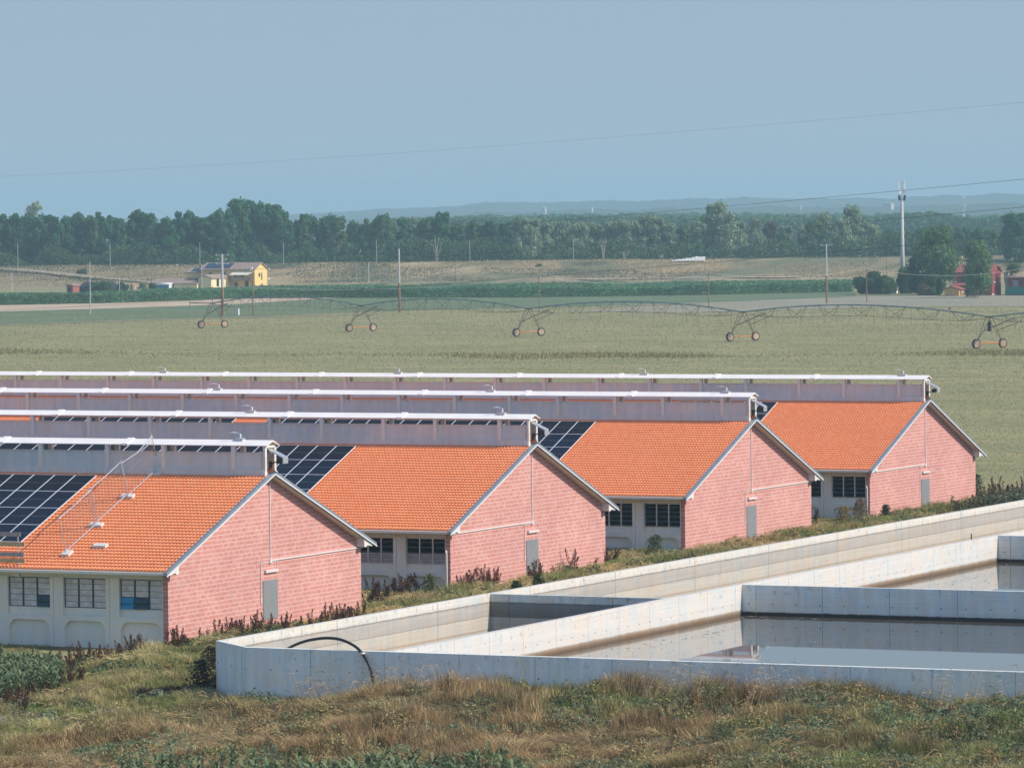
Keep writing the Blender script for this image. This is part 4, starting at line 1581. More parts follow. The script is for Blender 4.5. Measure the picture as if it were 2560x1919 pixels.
for px_, mt, lb, s_ in ((2466, 'blue_side', 'small blue barrel beside the red farmhouse gable', .42), (2455, 'rim', 'small pinkish barrel under the columnar tree', .40), (2413, 'white_render', 'small white sack beside the ochre outhouse', .3)):
    P_ = G(px_, 737)
    P_[2] = GZ
    o = MB().tube((0, 0, 0), (0, 0, .55), s_ * .9, s_, 10).tube((0, 0, .55), (0, 0, 1.2), s_, s_ * .85, 10).build('barrel' if s_ > .35 else 'sack', M[mt])
    o.location = tuple(P_)
    tag(o, lb, 'barrel' if s_ > .35 else 'sack')
# white covered heap on the levee
la = latof(1722, 1436)
b = MB()
rr = [(0, 0), (.3, 1.0), (1.0, 1.25), (2.6, 1.2), (3.0, .9), (3.1, 0)]
for k_ in range(10):
    p0, p1 = WL(la - 4.8 + k_, 1432, 2.0), WL(la - 4.8 + k_ + .95, 1432, 2.0)
    s0 = min(1, .15 + .12 * k_) * (1 + .08 * math.sin(k_ * 2.1))
    vs = []
    for p_ in (p0, p1):
        for u_, v_ in rr:
            q_ = p_ + FX * u_
            vs.append((q_[0], q_[1], 2.0 + v_ * s0 * .95))
    b.add(vs, [(i, i + 1, 7 + i, 6 + i) for i in range(5)] + [(0, 1, 2, 3, 4, 5), (11, 10, 9, 8, 7, 6)])
o = b.build('covered_heap', M['white_render'])
tag(o, 'long low heap under white sheeting on the levee crest', 'heap')
# far specks of houses and a steeple on the hills
for px_, py_, wd, ht_, nm, lb in ((2001, 538, 5, 26, 'bell_tower', 'tiny pale bell tower on the hazy hills'), (1360, 526, 10, 9, 'far_villa', 'tiny pale house on the blue hills, right of centre'), (2221, 511, 22, 4, 'far_villa', 'low pale building on the hills behind the mast'),
                                 (1478, 524, 7, 6, 'far_villa', 'tiny pale house left of the pale hillside cut'), (1943, 532, 16, 6, 'far_villa', 'tiny white house left of the bell tower')):
    q_ = AT(px_, py_, 5400)
    k_ = 5400 / F * 1.0
    b = MB().box(-wd * .22, wd * .22, -wd * .22, wd * .22, -6, ht_ * .35)
    if nm == 'bell_tower':
        b.add([(-wd * .22, -wd * .22, ht_ * .35), (wd * .22, -wd * .22, ht_ * .35), (wd * .22, wd * .22, ht_ * .35), (-wd * .22, wd * .22, ht_ * .35), (0, 0, ht_ * .5)], [(0, 1, 4), (1, 2, 4), (2, 3, 4), (3, 0, 4)])
    else:
        b.prism([(-wd * .25, ht_ * .35), (0, ht_ * .45), (wd * .25, ht_ * .35)], 'y', -wd * .25, wd * .25)
    o = b.build(nm, M['white_far'])
    o.location = tuple(q_)
    tag(o, lb, 'tower' if nm == 'bell_tower' else 'house')

# ================================================================== TREES
def tree_meshes(seed, mat, bark, H=20.0, Rr=5.0, lobes=26, per=210, leaf=.42, low=.03, shape='round', gaps=.0):
    r = np.random.default_rng(seed)
    cs, rs = [], []
    for _ in range(lobes):
        t = r.uniform(0, .97) ** .9
        z = H * (low + (1 - low) * t)
        if shape == 'round':
            prof_ = math.sqrt(max(.05, 1 - ((t - .45) / .62) ** 2))
        elif shape == 'column':
            prof_ = .75 if t < .85 else .45
        elif shape == 'tall':
            prof_ = 1 - .45 * t if t > .3 else .65
        else:
            prof_ = (1 - t) ** .5
        a = r.uniform(0, 2 * math.pi)
        d = Rr * prof_ * math.sqrt(r.uniform(.15, 1)) * .8
        cs.append((math.cos(a) * d, math.sin(a) * d, z * .93))
        rs.append(Rr * r.uniform(.20, .40) * (1.15 - .3 * t))
    cs, rs = np.array(cs), np.array(rs)
    N = lobes * per
    idx = np.repeat(np.arange(lobes), per)
    v = r.normal(size=(N, 3))
    v /= np.linalg.norm(v, axis=1)[:, None]
    rad = rs[idx] * r.uniform(.45, 1.35, N) ** .7
    P = cs[idx] + v * rad[:, None] * np.array([1, 1, .85])
    # leaf clusters facing roughly outward with scatter
    nrm = v + r.normal(size=(N, 3)) * .55
    nrm /= np.linalg.norm(nrm, axis=1)[:, None]
    u = np.cross(nrm, r.normal(size=(N, 3)))
    u /= np.linalg.norm(u, axis=1)[:, None]
    w_ = np.cross(nrm, u)
    s = leaf * 1.12 * r.uniform(.5, 1.25, N)[:, None]
    V = np.stack([P - u * s, P - w_ * s * .7, P + u * s, P + w_ * s * .7], 1).reshape(-1, 3)
    V[:, 2] = np.maximum(V[:, 2], .2)
    Q = np.arange(N * 4).reshape(-1, 4)
    cr = np_mesh('crown', V, Q, M[mat])
    b = MB()
    tr_ = H * .016
    b.path([(0, 0, -.5), (.1, .05, H * .2), (-.1, .1, H * .45), (.05, 0, H * .75)], [tr_, tr_ * .8, tr_ * .55, tr_ * .2], 7)
    for k_ in range(0, lobes, 3):
        c_ = cs[k_]
        z0 = c_[2] * .45
        b.path([(0, 0, z0), (c_[0] * .5, c_[1] * .5, (z0 + c_[2]) / 2), tuple(c_)], [tr_ * .4, tr_ * .3, tr_ * .1], 5)
    return cr, b.mesh('trunk', M[bark], True)


TT = {
    'dark': [tree_meshes(1, 'tree_dark', 'bark', 20, 5.6, 34, 190), tree_meshes(2, 'tree_dark', 'bark', 20, 4.8, 30, 200, shape='tall'), tree_meshes(3, 'tree_dark', 'bark', 20, 6.2, 38, 180)],
    'mid': [tree_meshes(4, 'tree_mid', 'bark', 20, 5.4, 30, 190), tree_meshes(5, 'tree_mid', 'bark', 20, 5.0, 30, 180, shape='tall')],
    'pale': [tree_meshes(6, 'tree_pale', 'bark_pale', 20, 5.6, 40, 130, leaf=.36), tree_meshes(7, 'tree_pale', 'bark_pale', 20, 4.8, 36, 130, leaf=.36, shape='tall'), tree_meshes(8, 'tree_pale', 'bark_pale', 20, 6.2, 42, 130, leaf=.36)],
    'brown': [tree_meshes(9, 'tree_brown', 'bark_pale', 20, 4.4, 22, 110, leaf=.34, shape='tall')],
}


def add_tree(name, kind, var, base, H, wscale, label, group=None, cat='tree', rz=None):
    cr, tk = TT[kind][var % len(TT[kind])]
    root = empty(name, tuple(base), random.uniform(0, 6.28) if rz is None else rz)
    s = H / 20.0
    root.scale = (s * wscale, s * wscale, s)
    tag(root, label, cat, group)
    put('crown', cr, root)
    put('trunk', tk, root)
    return root


DESC = {'dark': 'dark green tree', 'mid': 'mid green tree', 'pale': 'pale silvery willow', 'brown': 'thin browning tree'}
LM = [(-80, 'the left edge of the picture'), (45, 'the leftmost levee post'), (276, 'the second levee post'), (500, 'the third levee post'), (709, 'the fourth levee post'), (942, 'the fifth levee post'),
      (1175, 'the sixth levee post'), (1434, 'the rightmost levee post'), (1722, 'the white heap on the levee'), (2067, 'the slender power pole'), (2257, 'the tall mast'), (2520, 'the red farmhouse gable')]
ORD = ['1st', '2nd', '3rd', '4th', '5th', '6th', '7th', '8th', '9th', '10th', '11th']
tops = [(-60, 528), (0, 527), (50, 520), (130, 532), (170, 522), (215, 520), (250, 524), (290, 533), (335, 510), (370, 520), (410, 538), (450, 520), (490, 531), (540, 527), (575, 505), (605, 487), (640, 500), (680, 499), (720, 528), (760, 520), (800, 530), (840, 527),
        (880, 546), (925, 531), (965, 525), (1005, 530), (1045, 540), (1105, 522), (1140, 545), (1180, 543), (1230, 540), (1280, 546), (1310, 534), (1350, 545), (1400, 546), (1450, 545), (1500, 552), (1545, 540), (1580, 548), (1625, 533), (1670, 548), (1710, 552),
        (1745, 545), (1790, 500), (1830, 540), (1870, 556), (1905, 534), (1935, 536), (1970, 560), (2010, 560), (2055, 527), (2090, 560), (2130, 508), (2165, 560), (2195, 548), (2235, 570), (2280, 560), (2330, 560), (2380, 560), (2430, 566), (2480, 560), (2530, 526), (2600, 524), (2680, 530)]
kinds = {}


def kindof(x, r):
    if 575 <= x <= 700 or 1100 <= x <= 1110:
        return 'dark'
    if x < 1020:
        return ['dark', 'dark', 'dark', 'mid'][r.integers(4)]
    if x < 1300:
        return ['dark', 'mid', 'pale', 'dark'][r.integers(4)]
    if 1895 < x < 1940:
        return 'brown'
    if x < 2200:
        return ['pale', 'pale', 'pale', 'mid'][r.integers(4)]
    return ['dark', 'dark', 'mid'][r.integers(3)]


rt = np.random.default_rng(5)
items = []
xs = np.arange(-70, 2700, 37)
for j, x_ in enumerate(xs):
    x_ = float(x_ + rt.uniform(-9, 9))
    ty = float(np.interp(x_, [a for a, b in tops], [b for a, b in tops]))
    items.append((x_, ty + rt.uniform(-3, 6), 1486 + rt.uniform(-10, 10), kindof(x_, rt), 'front'))
for j, x_ in enumerate(np.arange(-60, 2700, 52)):
    x_ = float(x_ + rt.uniform(-12, 12))
    ty = float(np.interp(x_, [a for a, b in tops], [b for a, b in tops]))
    items.append((x_, ty + rt.uniform(8, 20), 1512 + rt.uniform(-8, 8), kindof(x_, rt), 'back'))
# the named tall ones
special = [(608, 485, 1494, 'dark', 1.0, 'tallest dark green crown in the wood, above the yellow farmhouse'), (684, 497, 1494, 'dark', .8, 'tall dark tree just right of the tallest crown'),
           (1105, 519, 1500, 'dark', .55, 'narrow dark tree with a pointed top above the pale row'), (1790, 497, 1490, 'pale', .85, 'tallest pale willow standing above the others, right of the white heap'),
           (2128, 505, 1490, 'pale', .75, 'tall pale tree with a broad head left of the mast'), (2058, 525, 1496, 'pale', .7, 'airy pale tree behind the slender power pole'),
           (1618, 531, 1488, 'pale', .95, 'broad round willow with bright bare stems left of the white heap'), (2538, 524, 1420, 'dark', .95, 'big dark green tree at the right edge of the picture'),
           (2603, 524, 1420, 'dark', .9, 'dark green tree cut by the right edge of the picture')]
cnt = {}
for x_, ty, Z_, kd, row in sorted(items):
    li = max(i for i, (a, _) in enumerate(LM) if a <= x_ + 60 or i == 0)
    li = max([i for i, (a, _) in enumerate(LM) if a <= x_] or [0])
    cnt[(li, row, kd)] = cnt.get((li, row, kd), 0) + 1
    lb = f"{DESC[kd]} in the {row} row, {ORD[cnt[(li, row, kd)] - 1]} rightwards from {LM[li][1]}"
    top = AT(x_, ty, Z_)
    base = np.array([top[0], top[1], GZ])
    H = top[2] - GZ
    kk_ = rt.integers(3)
    wsc = rt.uniform(.8, 1.0) * (20 / H) ** .3 * (.85 if row == 'front' else 1.0)
    add_tree('willow_tree' if kd == 'pale' else 'broadleaf_tree', kd, int(kk_), base, H, wsc, lb, 'wood behind the levee')
for x_, ty, Z_, kd, ws, lb in special:
    top = AT(x_, ty, Z_)
    base = np.array([top[0], top[1], GZ])
    add_tree('willow_tree' if kd == 'pale' else 'broadleaf_tree', kd, 1, base, top[2] - GZ, ws, lb)
# distant pale round tree at the left
top = AT(95, 500, 1900)
TT['blue'] = [tree_meshes(20, 'tree_pale', 'bark', 20, 8.0, 40, 150, leaf=.5)]
add_tree('broadleaf_tree', 'blue', 0, np.array([top[0], top[1], GZ]), top[2] - GZ, .8, 'hazy pale round crown rising behind the wood at the left')

# shrubs filling the foot of the wood: nobody could count them
def scatter_leaves(P, size, r):
    N = len(P)
    nrm = r.normal(size=(N, 3)) + np.array([0, 0, .4])
    nrm /= np.linalg.norm(nrm, axis=1)[:, None]
    u = np.cross(nrm, r.normal(size=(N, 3)))
    u /= np.linalg.norm(u, axis=1)[:, None]
    w_ = np.cross(nrm, u)
    s = (size * r.uniform(.5, 1.3, N))[:, None]
    V = np.stack([P - u * s, P - w_ * s * .7, P + u * s, P + w_ * s * .7], 1).reshape(-1, 3)
    return V, np.arange(N * 4).reshape(-1, 4)


def wl_arr(lat, dep, z):
    X = CAMP[0] + FX[0] * dep + LX[0] * lat
    Y = CAMP[1] + FX[1] * dep + LX[1] * lat
    return np.stack([X, Y, z], 1)


r = np.random.default_rng(31)
N = 60000
lat = r.uniform(-185, 185, N)
dep = r.uniform(1470, 1482, N)
hh = 6.0 + 8.0 * vnoise(lat, dep * 0, 7, 41)
z = GZ + hh * r.uniform(0, 1, N) ** .8
V, Q = scatter_leaves(wl_arr(lat, dep, z), np.full(N, .38), r)
o = put('undergrowth', np_mesh('undergrowth', V, Q, M['bush']))
tag(o, 'tangled shrubs and saplings along the foot of the wood', 'undergrowth', kind='stuff')

# far woods beyond
for nm, Z0, Z1, x0, x1, ty0, ty1, sd_, n_, ls in (('far_wood', 2300, 2380, 940, 2700, 541, 539, 51, 60000, 1.0), ('far_wood', 3300, 3420, 1150, 2700, 536, 531, 52, 40000, 1.5)):
    r = np.random.default_rng(sd_)
    px_ = r.uniform(x0, x1, n_)
    Z_ = r.uniform(Z0, Z1, n_)
    lat = (px_ - 1280) / F * Z_
    tt = np.interp(px_, [x0, 1700, 2180, 2330, 2430, x1], [ty0 + 6, ty0, ty0 + 2, ty0 - 10 if sd_ == 51 else ty0, ty0 + 6, ty1 + 5])
    tt = tt - 6 * (vnoise(px_, Z_ * 0, 22, sd_) - .5) - 5 * (vnoise(px_, Z_ * 0, 9, sd_ + 1) - .5)
    ztop = CAMP[2] - (tt - (540 - .0111 * (px_ - 1280))) / F * Z_
    z = GZ + (ztop - GZ) * (1 - r.uniform(0, 1, n_) ** 2 * .75)
    V, Q = scatter_leaves(wl_arr(lat, Z_, z), np.full(n_, ls), r)
    o = put(nm, np_mesh(nm, V, Q, M['tree_mid'] if sd_ == 51 else M['tree_dark']))
    tag(o, 'hazy woodland beyond the tree belt' if sd_ == 51 else 'farther blue woodland below the hills', 'woodland', kind='stuff')

# garden and yard trees
def yard(px_, top_, bot_, kind, var, ws, name, lb, cat='tree', Z=None):
    base = G(px_, bot_) if Z is None else AT(px_, bot_, Z)
    H = (bot_ - top_) / F * depth(base)
    base = np.array([base[0], base[1], GZ if Z is None else base[2]])
    return add_tree(name, kind, var, base, H, ws, lb, cat=cat)


TT['yardbig'] = [tree_meshes(61, 'tree_mid', 'bark', 20, 8.0, 60, 230, leaf=.34, low=.28)]
TT['colm'] = [tree_meshes(62, 'tree_mid', 'bark_pale', 20, 7.6, 60, 260, leaf=.34, low=.14, shape='column')]
TT['bush'] = [tree_meshes(63, 'bush', 'bark', 20, 15, 34, 330, leaf=1.0, low=.05), tree_meshes(64, 'bush', 'bark', 20, 13, 34, 330, leaf=1.0, low=.05)]
TT['drybush'] = [tree_meshes(65, 'tree_brown', 'bark', 20, 14, 30, 200, leaf=.8, low=.05)]
yard(2350, 562, 737, 'yardbig', 0, .86, 'broadleaf_tree', 'large spreading tree between the mast and the red farmhouse')
yard(2298, 630, 737, 'dark', 0, 1.1, 'broadleaf_tree', 'smaller dark tree just right of the mast')
yard(2445, 592, 745, 'colm', 0, .72, 'columnar_tree', 'dense columnar tree in front of the red farmhouse')
yard(2170, 681, 735, 'bush', 0, .95, 'garden_bush', 'widest dark bush left of the mast', 'bush')
yard(2215, 690, 735, 'bush', 1, .9, 'garden_bush', 'dark bush close to the left of the mast', 'bush')
yard(2275, 672, 734, 'bush', 0, .7, 'garden_bush', 'tall dark bush just right of the mast foot', 'bush')
yard(2335, 685, 738, 'bush', 1, .75, 'garden_bush', 'leafy bush under the large spreading tree', 'bush')
yard(2310, 712, 739, 'drybush', 0, 1.0, 'garden_bush', 'low brownish bush right of the mast foot', 'bush')
yard(235, 706, 733, 'bush', 0, 1.1, 'garden_bush', 'dark garden shrub right of the red brick hut', 'bush')
yard(262, 704, 733, 'bush', 1, 1.0, 'garden_bush', 'second dark garden shrub from the red brick hut', 'bush')
yard(308, 706, 733, 'bush', 0, .8, 'garden_bush', 'dark shrub behind the thin pale pole at the left', 'bush')
yard(358, 704, 732, 'pale', 0, 1.9, 'garden_bush', 'grey green rounded bush left of the white metal shed', 'bush')
yard(382, 708, 731, 'bush', 1, .8, 'garden_bush', 'yellowish shrub touching the white metal shed', 'bush')
for px_, t_, b_, Z_, lb in ((1347, 660, 672, 1424, 'lone round bush on the dry levee slope'), (205, 672, 690, 1418, 'small bush on the levee slope near the ramp'), (1874, 680, 690, 1402, 'small dark bush on the levee slope left of the slender power pole'),
                            (2172, 655, 664, 1428, 'round shrub on the levee above the dark bushes'), (1169, 671, 678, 1420, 'tiny shrub on the levee slope below the sixth post')):
    yard(px_, t_, b_, 'bush', 0, 1.0, 'levee_bush', lb, 'bush', Z=Z_)
# pollarded trunk
P_ = G(2520, 738)
P_[2] = GZ
root = empty('pollard_tree', tuple(P_))
tag(root, 'pollarded pale trunk with stubby forked limbs by the red gable', 'tree')
lx = Vector(LX)
b = MB().path([(0, 0, -.4), (0, 0, 2.0), -lx * .3 + Vector((0, 0, 3.5)), -lx * .5 + Vector((0, 0, 5.3))], [.75, .6, .55, .45], 9)
b.path([(0, 0, 2.6), lx * .7 + Vector((0, 0, 3.8)), lx * .9 + Vector((0, 0, 5.6))], [.5, .42, .35], 8)
b.path([lx * .8 + Vector((0, 0, 4.6)), lx * 1.6 + Vector((0, 0, 5.6))], [.3, .22], 7)
b.build('trunk', M['bark_pale'], root, True)
r = np.random.default_rng(77)
N = 900
c_ = np.array([LX[0] * 1.2, LX[1] * 1.2, 6.0])
Pp = c_ + r.normal(size=(N, 3)) * np.array([.75, .75, .6])
V, Q = scatter_leaves(Pp, np.full(N, .2), r)
put('crown', np_mesh('crown', V, Q, M['bush']), root)
# pale bare stems visible in the willow row
for k_, (px_, t_, b_) in enumerate(((1508, 590, 650), (1560, 622, 650), (1655, 634, 650), (1000 + 92, 590, 652))):
    base = AT(px_, b_, 1466)
    H = (b_ - t_) / F * 1466
    b = MB()
    rr_ = random.Random(k_)
    for q_ in range(9):
        dx_, dy_ = rr_.uniform(-2.6, 2.6), rr_.uniform(-1, 1)
        h1 = H * rr_.uniform(.15, .6)
        b.path([(rr_.uniform(-.2, .2), 0, -4), (dx_ * .2, dy_ * .3, h1), (dx_ * .6 + rr_.uniform(-.3, .3), dy_, (h1 + H) / 2), (dx_, dy_, H * rr_.uniform(.6, 1.05))], [.09, .07, .05, .02], 4)
    root = empty('bare_tree', tuple(base))
    b.build('trunk', M['bark_pale'], root, True)
    tag(root, ['forked white bare tree in the willow row, leftmost', 'white bare stems right of the forked bare tree', 'white bare stems below the broad round willow', 'tangled bare grey stems among the dark trees',
               'single tall bare stem left of the sixth levee post', 'bare stems under the tallest pale willow', 'bare stems under the tall pale tree left of the mast'][k_], 'tree', 'bare stems at the edge of the wood')

# ================================================================== MAIZE BELT (far) and field grass
r = np.random.default_rng(90)
N = 150000
front = [(-60, 764), (300, 757), (600, 746), (860, 744), (1300, 743), (1700, 738), (2130, 729)]
back = [(-60, 756), (300, 750), (500, 741), (640, 737), (900, 733), (1400, 728), (2130, 720)]
px_ = r.uniform(-40, 2135, N)
fy = np.interp(px_, [a for a, b in front], [b for a, b in front])
by = np.interp(px_, [a for a, b in back], [b for a, b in back])


def gdep(px, py):
    hz = 540 - .0111 * (px - 1280)
    return (CAMP[2] - GZ) * F / (py - hz)


d0, d1 = gdep(px_, fy), gdep(px_, by)
# crop rows run along the lateral direction, the front row is a solid wall
uu = r.uniform(0, 1, N)
uu = np.where(r.uniform(0, 1, N) < .12, uu * .03, uu)
dep = d0 + (d1 - d0) * uu
dep = np.round(dep / 1.5) * 1.5 + r.normal(size=N) * .2
lat = (px_ - 1280) / F * dep
hmax = 2.2 + .5 * (vnoise(lat, dep, 12, 9) - .5) + .6 * (vnoise(lat, dep, 2.2, 10) - .5)
z = GZ + hmax * (1 - r.uniform(0, 1, N) ** 1.6)
P = wl_arr(lat, dep, z)
a = r.uniform(0, 2 * math.pi, N)
u = np.stack([np.cos(a), np.sin(a), r.uniform(-.6, .5, N)], 1)
s = r.uniform(.25, .5, N)[:, None]
w_ = np.array([0, 0, 1.0]) * .09 + np.stack([-np.sin(a), np.cos(a), a * 0], 1) * .05
V = np.stack([P - u * s * .3 - w_, P - u * s * .3 + w_, P + u * s + w_ * .3, P + u * s - w_ * .3], 1).reshape(-1, 3)
cc = np.array([.12, .26, .13])[None, :] * (0.6 + .85 * r.uniform(0, 1, (N, 1))) * (.75 + .5 * vnoise(lat, dep, 9, 12)[:, None])
cc = np.where(r.uniform(0, 1, (N, 1)) < .12, np.array([[.26, .24, .15]]), cc)
o = put('maize_crop', np_mesh('maize_crop', V, np.arange(N * 4).reshape(-1, 4), M['leaf'], np.repeat(cc, 4, 0)))
tag(o, 'belt of dark green maize in front of the levee', 'crop', kind='stuff')
# maize ground
pp = [G(x_, y_) for x_, y_ in front] + [G(x_, y_ + 2) for x_, y_ in back[::-1]]
sheet('crop_ground', pp, M['bank'], GZ + .12)

# field grass tufts
r = np.random.default_rng(91)


def blades(P, h, wd, lean, col, r, seg=1):
    """single bent blades; returns V, tris, colours"""
    N = len(P)
    a = r.uniform(0, 2 * math.pi, N)
    dx, dy = np.cos(a), np.sin(a)
    side = np.stack([-dy, dx, 0 * a], 1) * (wd / 2)[:, None]
    tip = P + np.stack([dx * lean, dy * lean, h], 1)
    if seg == 1:
        V = np.stack([P - side, P + side, tip], 1).reshape(-1, 3)
        T = np.arange(N * 3).reshape(-1, 3)
        return V, None, T, np.repeat(col, 3, 0)
    mid = P + np.stack([dx * lean * .35, dy * lean * .35, h * .68], 1)
    V = np.stack([P - side, P + side, mid + side * .8, mid - side * .8, tip], 1).reshape(-1, 3)
    b = np.arange(N) * 5
    Q = np.stack([b, b + 1, b + 2, b + 3], 1)
    T = np.stack([b + 3, b + 2, b + 4], 1)
    return V, Q, T, np.repeat(col, 5, 0)


N = 150000
dep = np.exp(r.uniform(math.log(285), math.log(1000), N))
lat = r.uniform(-.112, .112, N) * dep
P = wl_arr(lat, dep, np.full(N, GZ))
keep = ~((P[:, 0] < 117) & (P[:, 1] < 82))
P, lat, dep = P[keep], lat[keep], dep[keep]
N = len(P)
big = vnoise(lat, dep, 60, 1)
c0 = np.array([[.31, .285, .13]])
c1 = np.array([[.40, .35, .17]])
c2 = np.array([[.24, .24, .10]])
q = r.uniform(0, 1, (N, 1))
col = np.where(q < .4, c0, np.where(q < .7, c1, c2 * 1.25)) * (1.0 + .2 * big[:, None])
sc = (dep / 500)
V, Q, T, C = blades(P, r.uniform(.03, .10, N) * (.5 + .8 * sc), r.uniform(.05, .11, N) * (.6 + sc), r.uniform(0, .1, N), col, r)
o = put('field_grass', np_mesh('field_grass', V, Q, M['leaf'], C, T))
tag(o, 'short pale olive grass covering the open field', 'grass', kind='stuff')

# weeds along the ditch across the field
N = 26000
lat = r.uniform(-.115, .115, N)
dd = gdep(1280 + lat * F, np.interp(1280 + lat * F, [0, 600, 1300, 1800, 2560], [880, 885, 890, 888, 884]))
dd = dd * (1 + .012 * (vnoise(lat * 500, lat * 0, 8, 4) - .5)) + r.normal(size=N) * (3.5 + 5 * vnoise(lat * 500, lat * 0, 14, 14))
la = lat * dd
P = wl_arr(la, dd, np.full(N, GZ))
dens = vnoise(la, dd * 0, 16, 3)
k = r.uniform(0, 1, N) < np.clip(dens * 1.5 - .25, .1, 1)
P, dens, la = P[k], dens[k], la[k]
N = len(P)
mixv = vnoise(la, la * 0, 25, 77)[:, None]
col = (np.array([[.20, .22, .11]]) * (1 - mixv) + np.array([[.34, .30, .15]]) * mixv) * r.uniform(.7, 1.3, (N, 1))
V, Q, T, C = blades(P, r.uniform(.15, .6, N) * (.3 + dens * .9), r.uniform(.10, .25, N), r.uniform(0, .4, N), col, r)
o = put('ditch_weeds', np_mesh('ditch_weeds', V, Q, M['leaf'], C, T))
tag(o, 'dark line of rough weeds along the ditch across the field', 'weeds', kind='stuff')
# dry grass on the levee slope
N = 60000
lat = r.uniform(-180, 180, N)
dep = r.uniform(1383, 1446, N)
zz = np.interp(dep, [a for a, b in prof], [b for a, b in prof]) + .05
P = wl_arr(lat, dep, zz)
mixv = vnoise(lat, dep * 2.2, 26, 21)[:, None]
m2 = vnoise(lat, dep * 3, 9, 22)[:, None]
straw, grn, brn = np.array([[.46, .36, .20]]), np.array([[.13, .17, .08]]), np.array([[.22, .17, .11]])
col = np.where(mixv > .52, straw, np.where(m2 > .5, brn, grn)) * r.uniform(.7, 1.2, (N, 1))
V, Q, T, C = blades(P, r.uniform(.15, .45, N), r.uniform(.15, .4, N), r.uniform(0, .5, N), col, r)
o = put('levee_grass', np_mesh('levee_grass', V, Q, M['leaf'], C, T))
tag(o, 'dry tawny grass in patches over the levee slope', 'grass', kind='stuff')

# ================================================================== NEAR VEGETATION
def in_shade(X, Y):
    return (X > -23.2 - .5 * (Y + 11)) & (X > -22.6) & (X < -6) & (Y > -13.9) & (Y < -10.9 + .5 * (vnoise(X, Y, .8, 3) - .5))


def tuft_field(name, label, N, xr, yr, types, seed, mask=None, hs=1.0, nb=24):
    """many grass tufts merged; types(X, Y) -> (colour array, height, droop)"""
    r = np.random.default_rng(seed)
    X = r.uniform(*xr, N)
    Y = r.uniform(*yr, N)
    if mask is not None:
        k = mask(X, Y, r)
        X, Y = X[k], Y[k]
    n_ = len(X)
    Z = bank_h(X, Y)
    base_c, h, droop, wdt = types(X, Y, r)
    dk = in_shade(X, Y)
    base_c = np.where(dk[:, None], np.array([.075, .055, .045]), base_c)  # grass colour darkened to paint in the basin wall's cast shadow
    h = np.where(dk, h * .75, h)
    bx = np.repeat(X, nb) + r.normal(size=n_ * nb) * .10
    by = np.repeat(Y, nb) + r.normal(size=n_ * nb) * .10
    bz = np.repeat(Z, nb) - .05
    hh = np.repeat(h, nb) * r.uniform(.45, 1.1, n_ * nb) * hs
    dr = np.repeat(droop, nb) * r.uniform(.2, 1.2, n_ * nb) * hh
    cc = np.repeat(base_c, nb, 0) * r.uniform(.65, 1.35, (n_ * nb, 1))
    P = np.stack([bx, by, bz], 1)
    V, Q, T, C = blades(P, hh * np.clip(1.15 - np.repeat(droop, nb) * .5, .25, 1), np.repeat(wdt, nb) * r.uniform(.6, 1.4, n_ * nb), dr, cc, r, 2)
    o = put(name, np_mesh(name, V, Q, M['leaf'], C, T))
    tag(o, label, 'grass', kind='stuff')


OL = np.array([.40, .37, .15])
STRAW = np.array([.80, .62, .34])
ORB = np.array([.44, .31, .16])
GRN = np.array([.23, .28, .10])
BRD = np.array([.20, .135, .08])


def lerp(a, b, t):
    return a * (1 - t[:, None]) + b * t[:, None]


def ty_fg(X, Y, r):
    n1, n2, n3 = vnoise(X, Y, 3.2, 11), vnoise(X, Y, 1.3, 12), vnoise(X, Y, 6.0, 13)
    left = np.clip((Y + 22) / 8, 0, 1)               # 1 at the left part of the bank
    low = np.clip((-27 - X) / 6, 0, 1)
    right = np.clip((-Y - 38) / 7, 0, 1)
    dry = np.clip(.75 * n1 + .35 * n2 + .25 * low - .55 * right + .05 - .25 * left, 0, 1)
    c = lerp(np.tile(GRN * 1.15, (len(X), 1)), np.tile(ORB, (len(X), 1)), np.clip(dry * 1.9 - .45, 0, 1))
    c = lerp(c, np.tile(OL, (len(X), 1)), left * np.clip(1.2 - n1, 0, 1) * .9)
    st = (r.uniform(0, 1, len(X)) < .10 + .25 * (n3 > .62))
    c = np.where(st[:, None], STRAW * .9, c)
    dk = (r.uniform(0, 1, len(X)) < .12)
    c = np.where(dk[:, None], BRD, c)
    c = c * (.72 + .5 * vnoise(X, Y, 1.7, 19))[:, None]
    h = .20 + .60 * n2 ** 1.5 + .25 * n1 + .25 * np.clip((X + 26) / 2.5, 0, 1)
    droop = .35 + .9 * np.clip(n3 * 1.4 - .3, 0, 1)
    return c, h, droop, np.full(len(X), .022)


def ty_back(X, Y, r):
    n1, n2 = vnoise(X, Y, 3.0, 15), vnoise(X, Y, 1.1, 16)
    c = lerp(np.tile(GRN * 1.25, (len(X), 1)), np.tile(STRAW * .85, (len(X), 1)), np.clip(n1 * 1.6 - .45, 0, 1))
    c = lerp(c, np.tile(ORB, (len(X), 1)), np.clip(n2 * 1.5 - .8, 0, 1))
    c = c * (.8 + .4 * vnoise(X, Y, 1.9, 18))[:, None]
    return c, .30 + .55 * n2, .4 + .5 * n1, np.full(len(X), .03)


def ty_left(X, Y, r):
    n1, n2 = vnoise(X, Y, 2.6, 25), vnoise(X, Y, 1.0, 26)
    c = lerp(np.tile(OL, (len(X), 1)), np.tile(GRN * 1.2, (len(X), 1)), np.clip(n1 * 1.5 - .3, 0, 1))
    c = lerp(c, np.tile(STRAW, (len(X), 1)), np.clip(n2 * 1.6 - .95, 0, 1))
    c = c * (.7 + .55 * vnoise(X, Y, 1.4, 27))[:, None]
    return c, .25 + .7 * n2 ** 1.4, .35 + .6 * n1, np.full(len(X), .025)


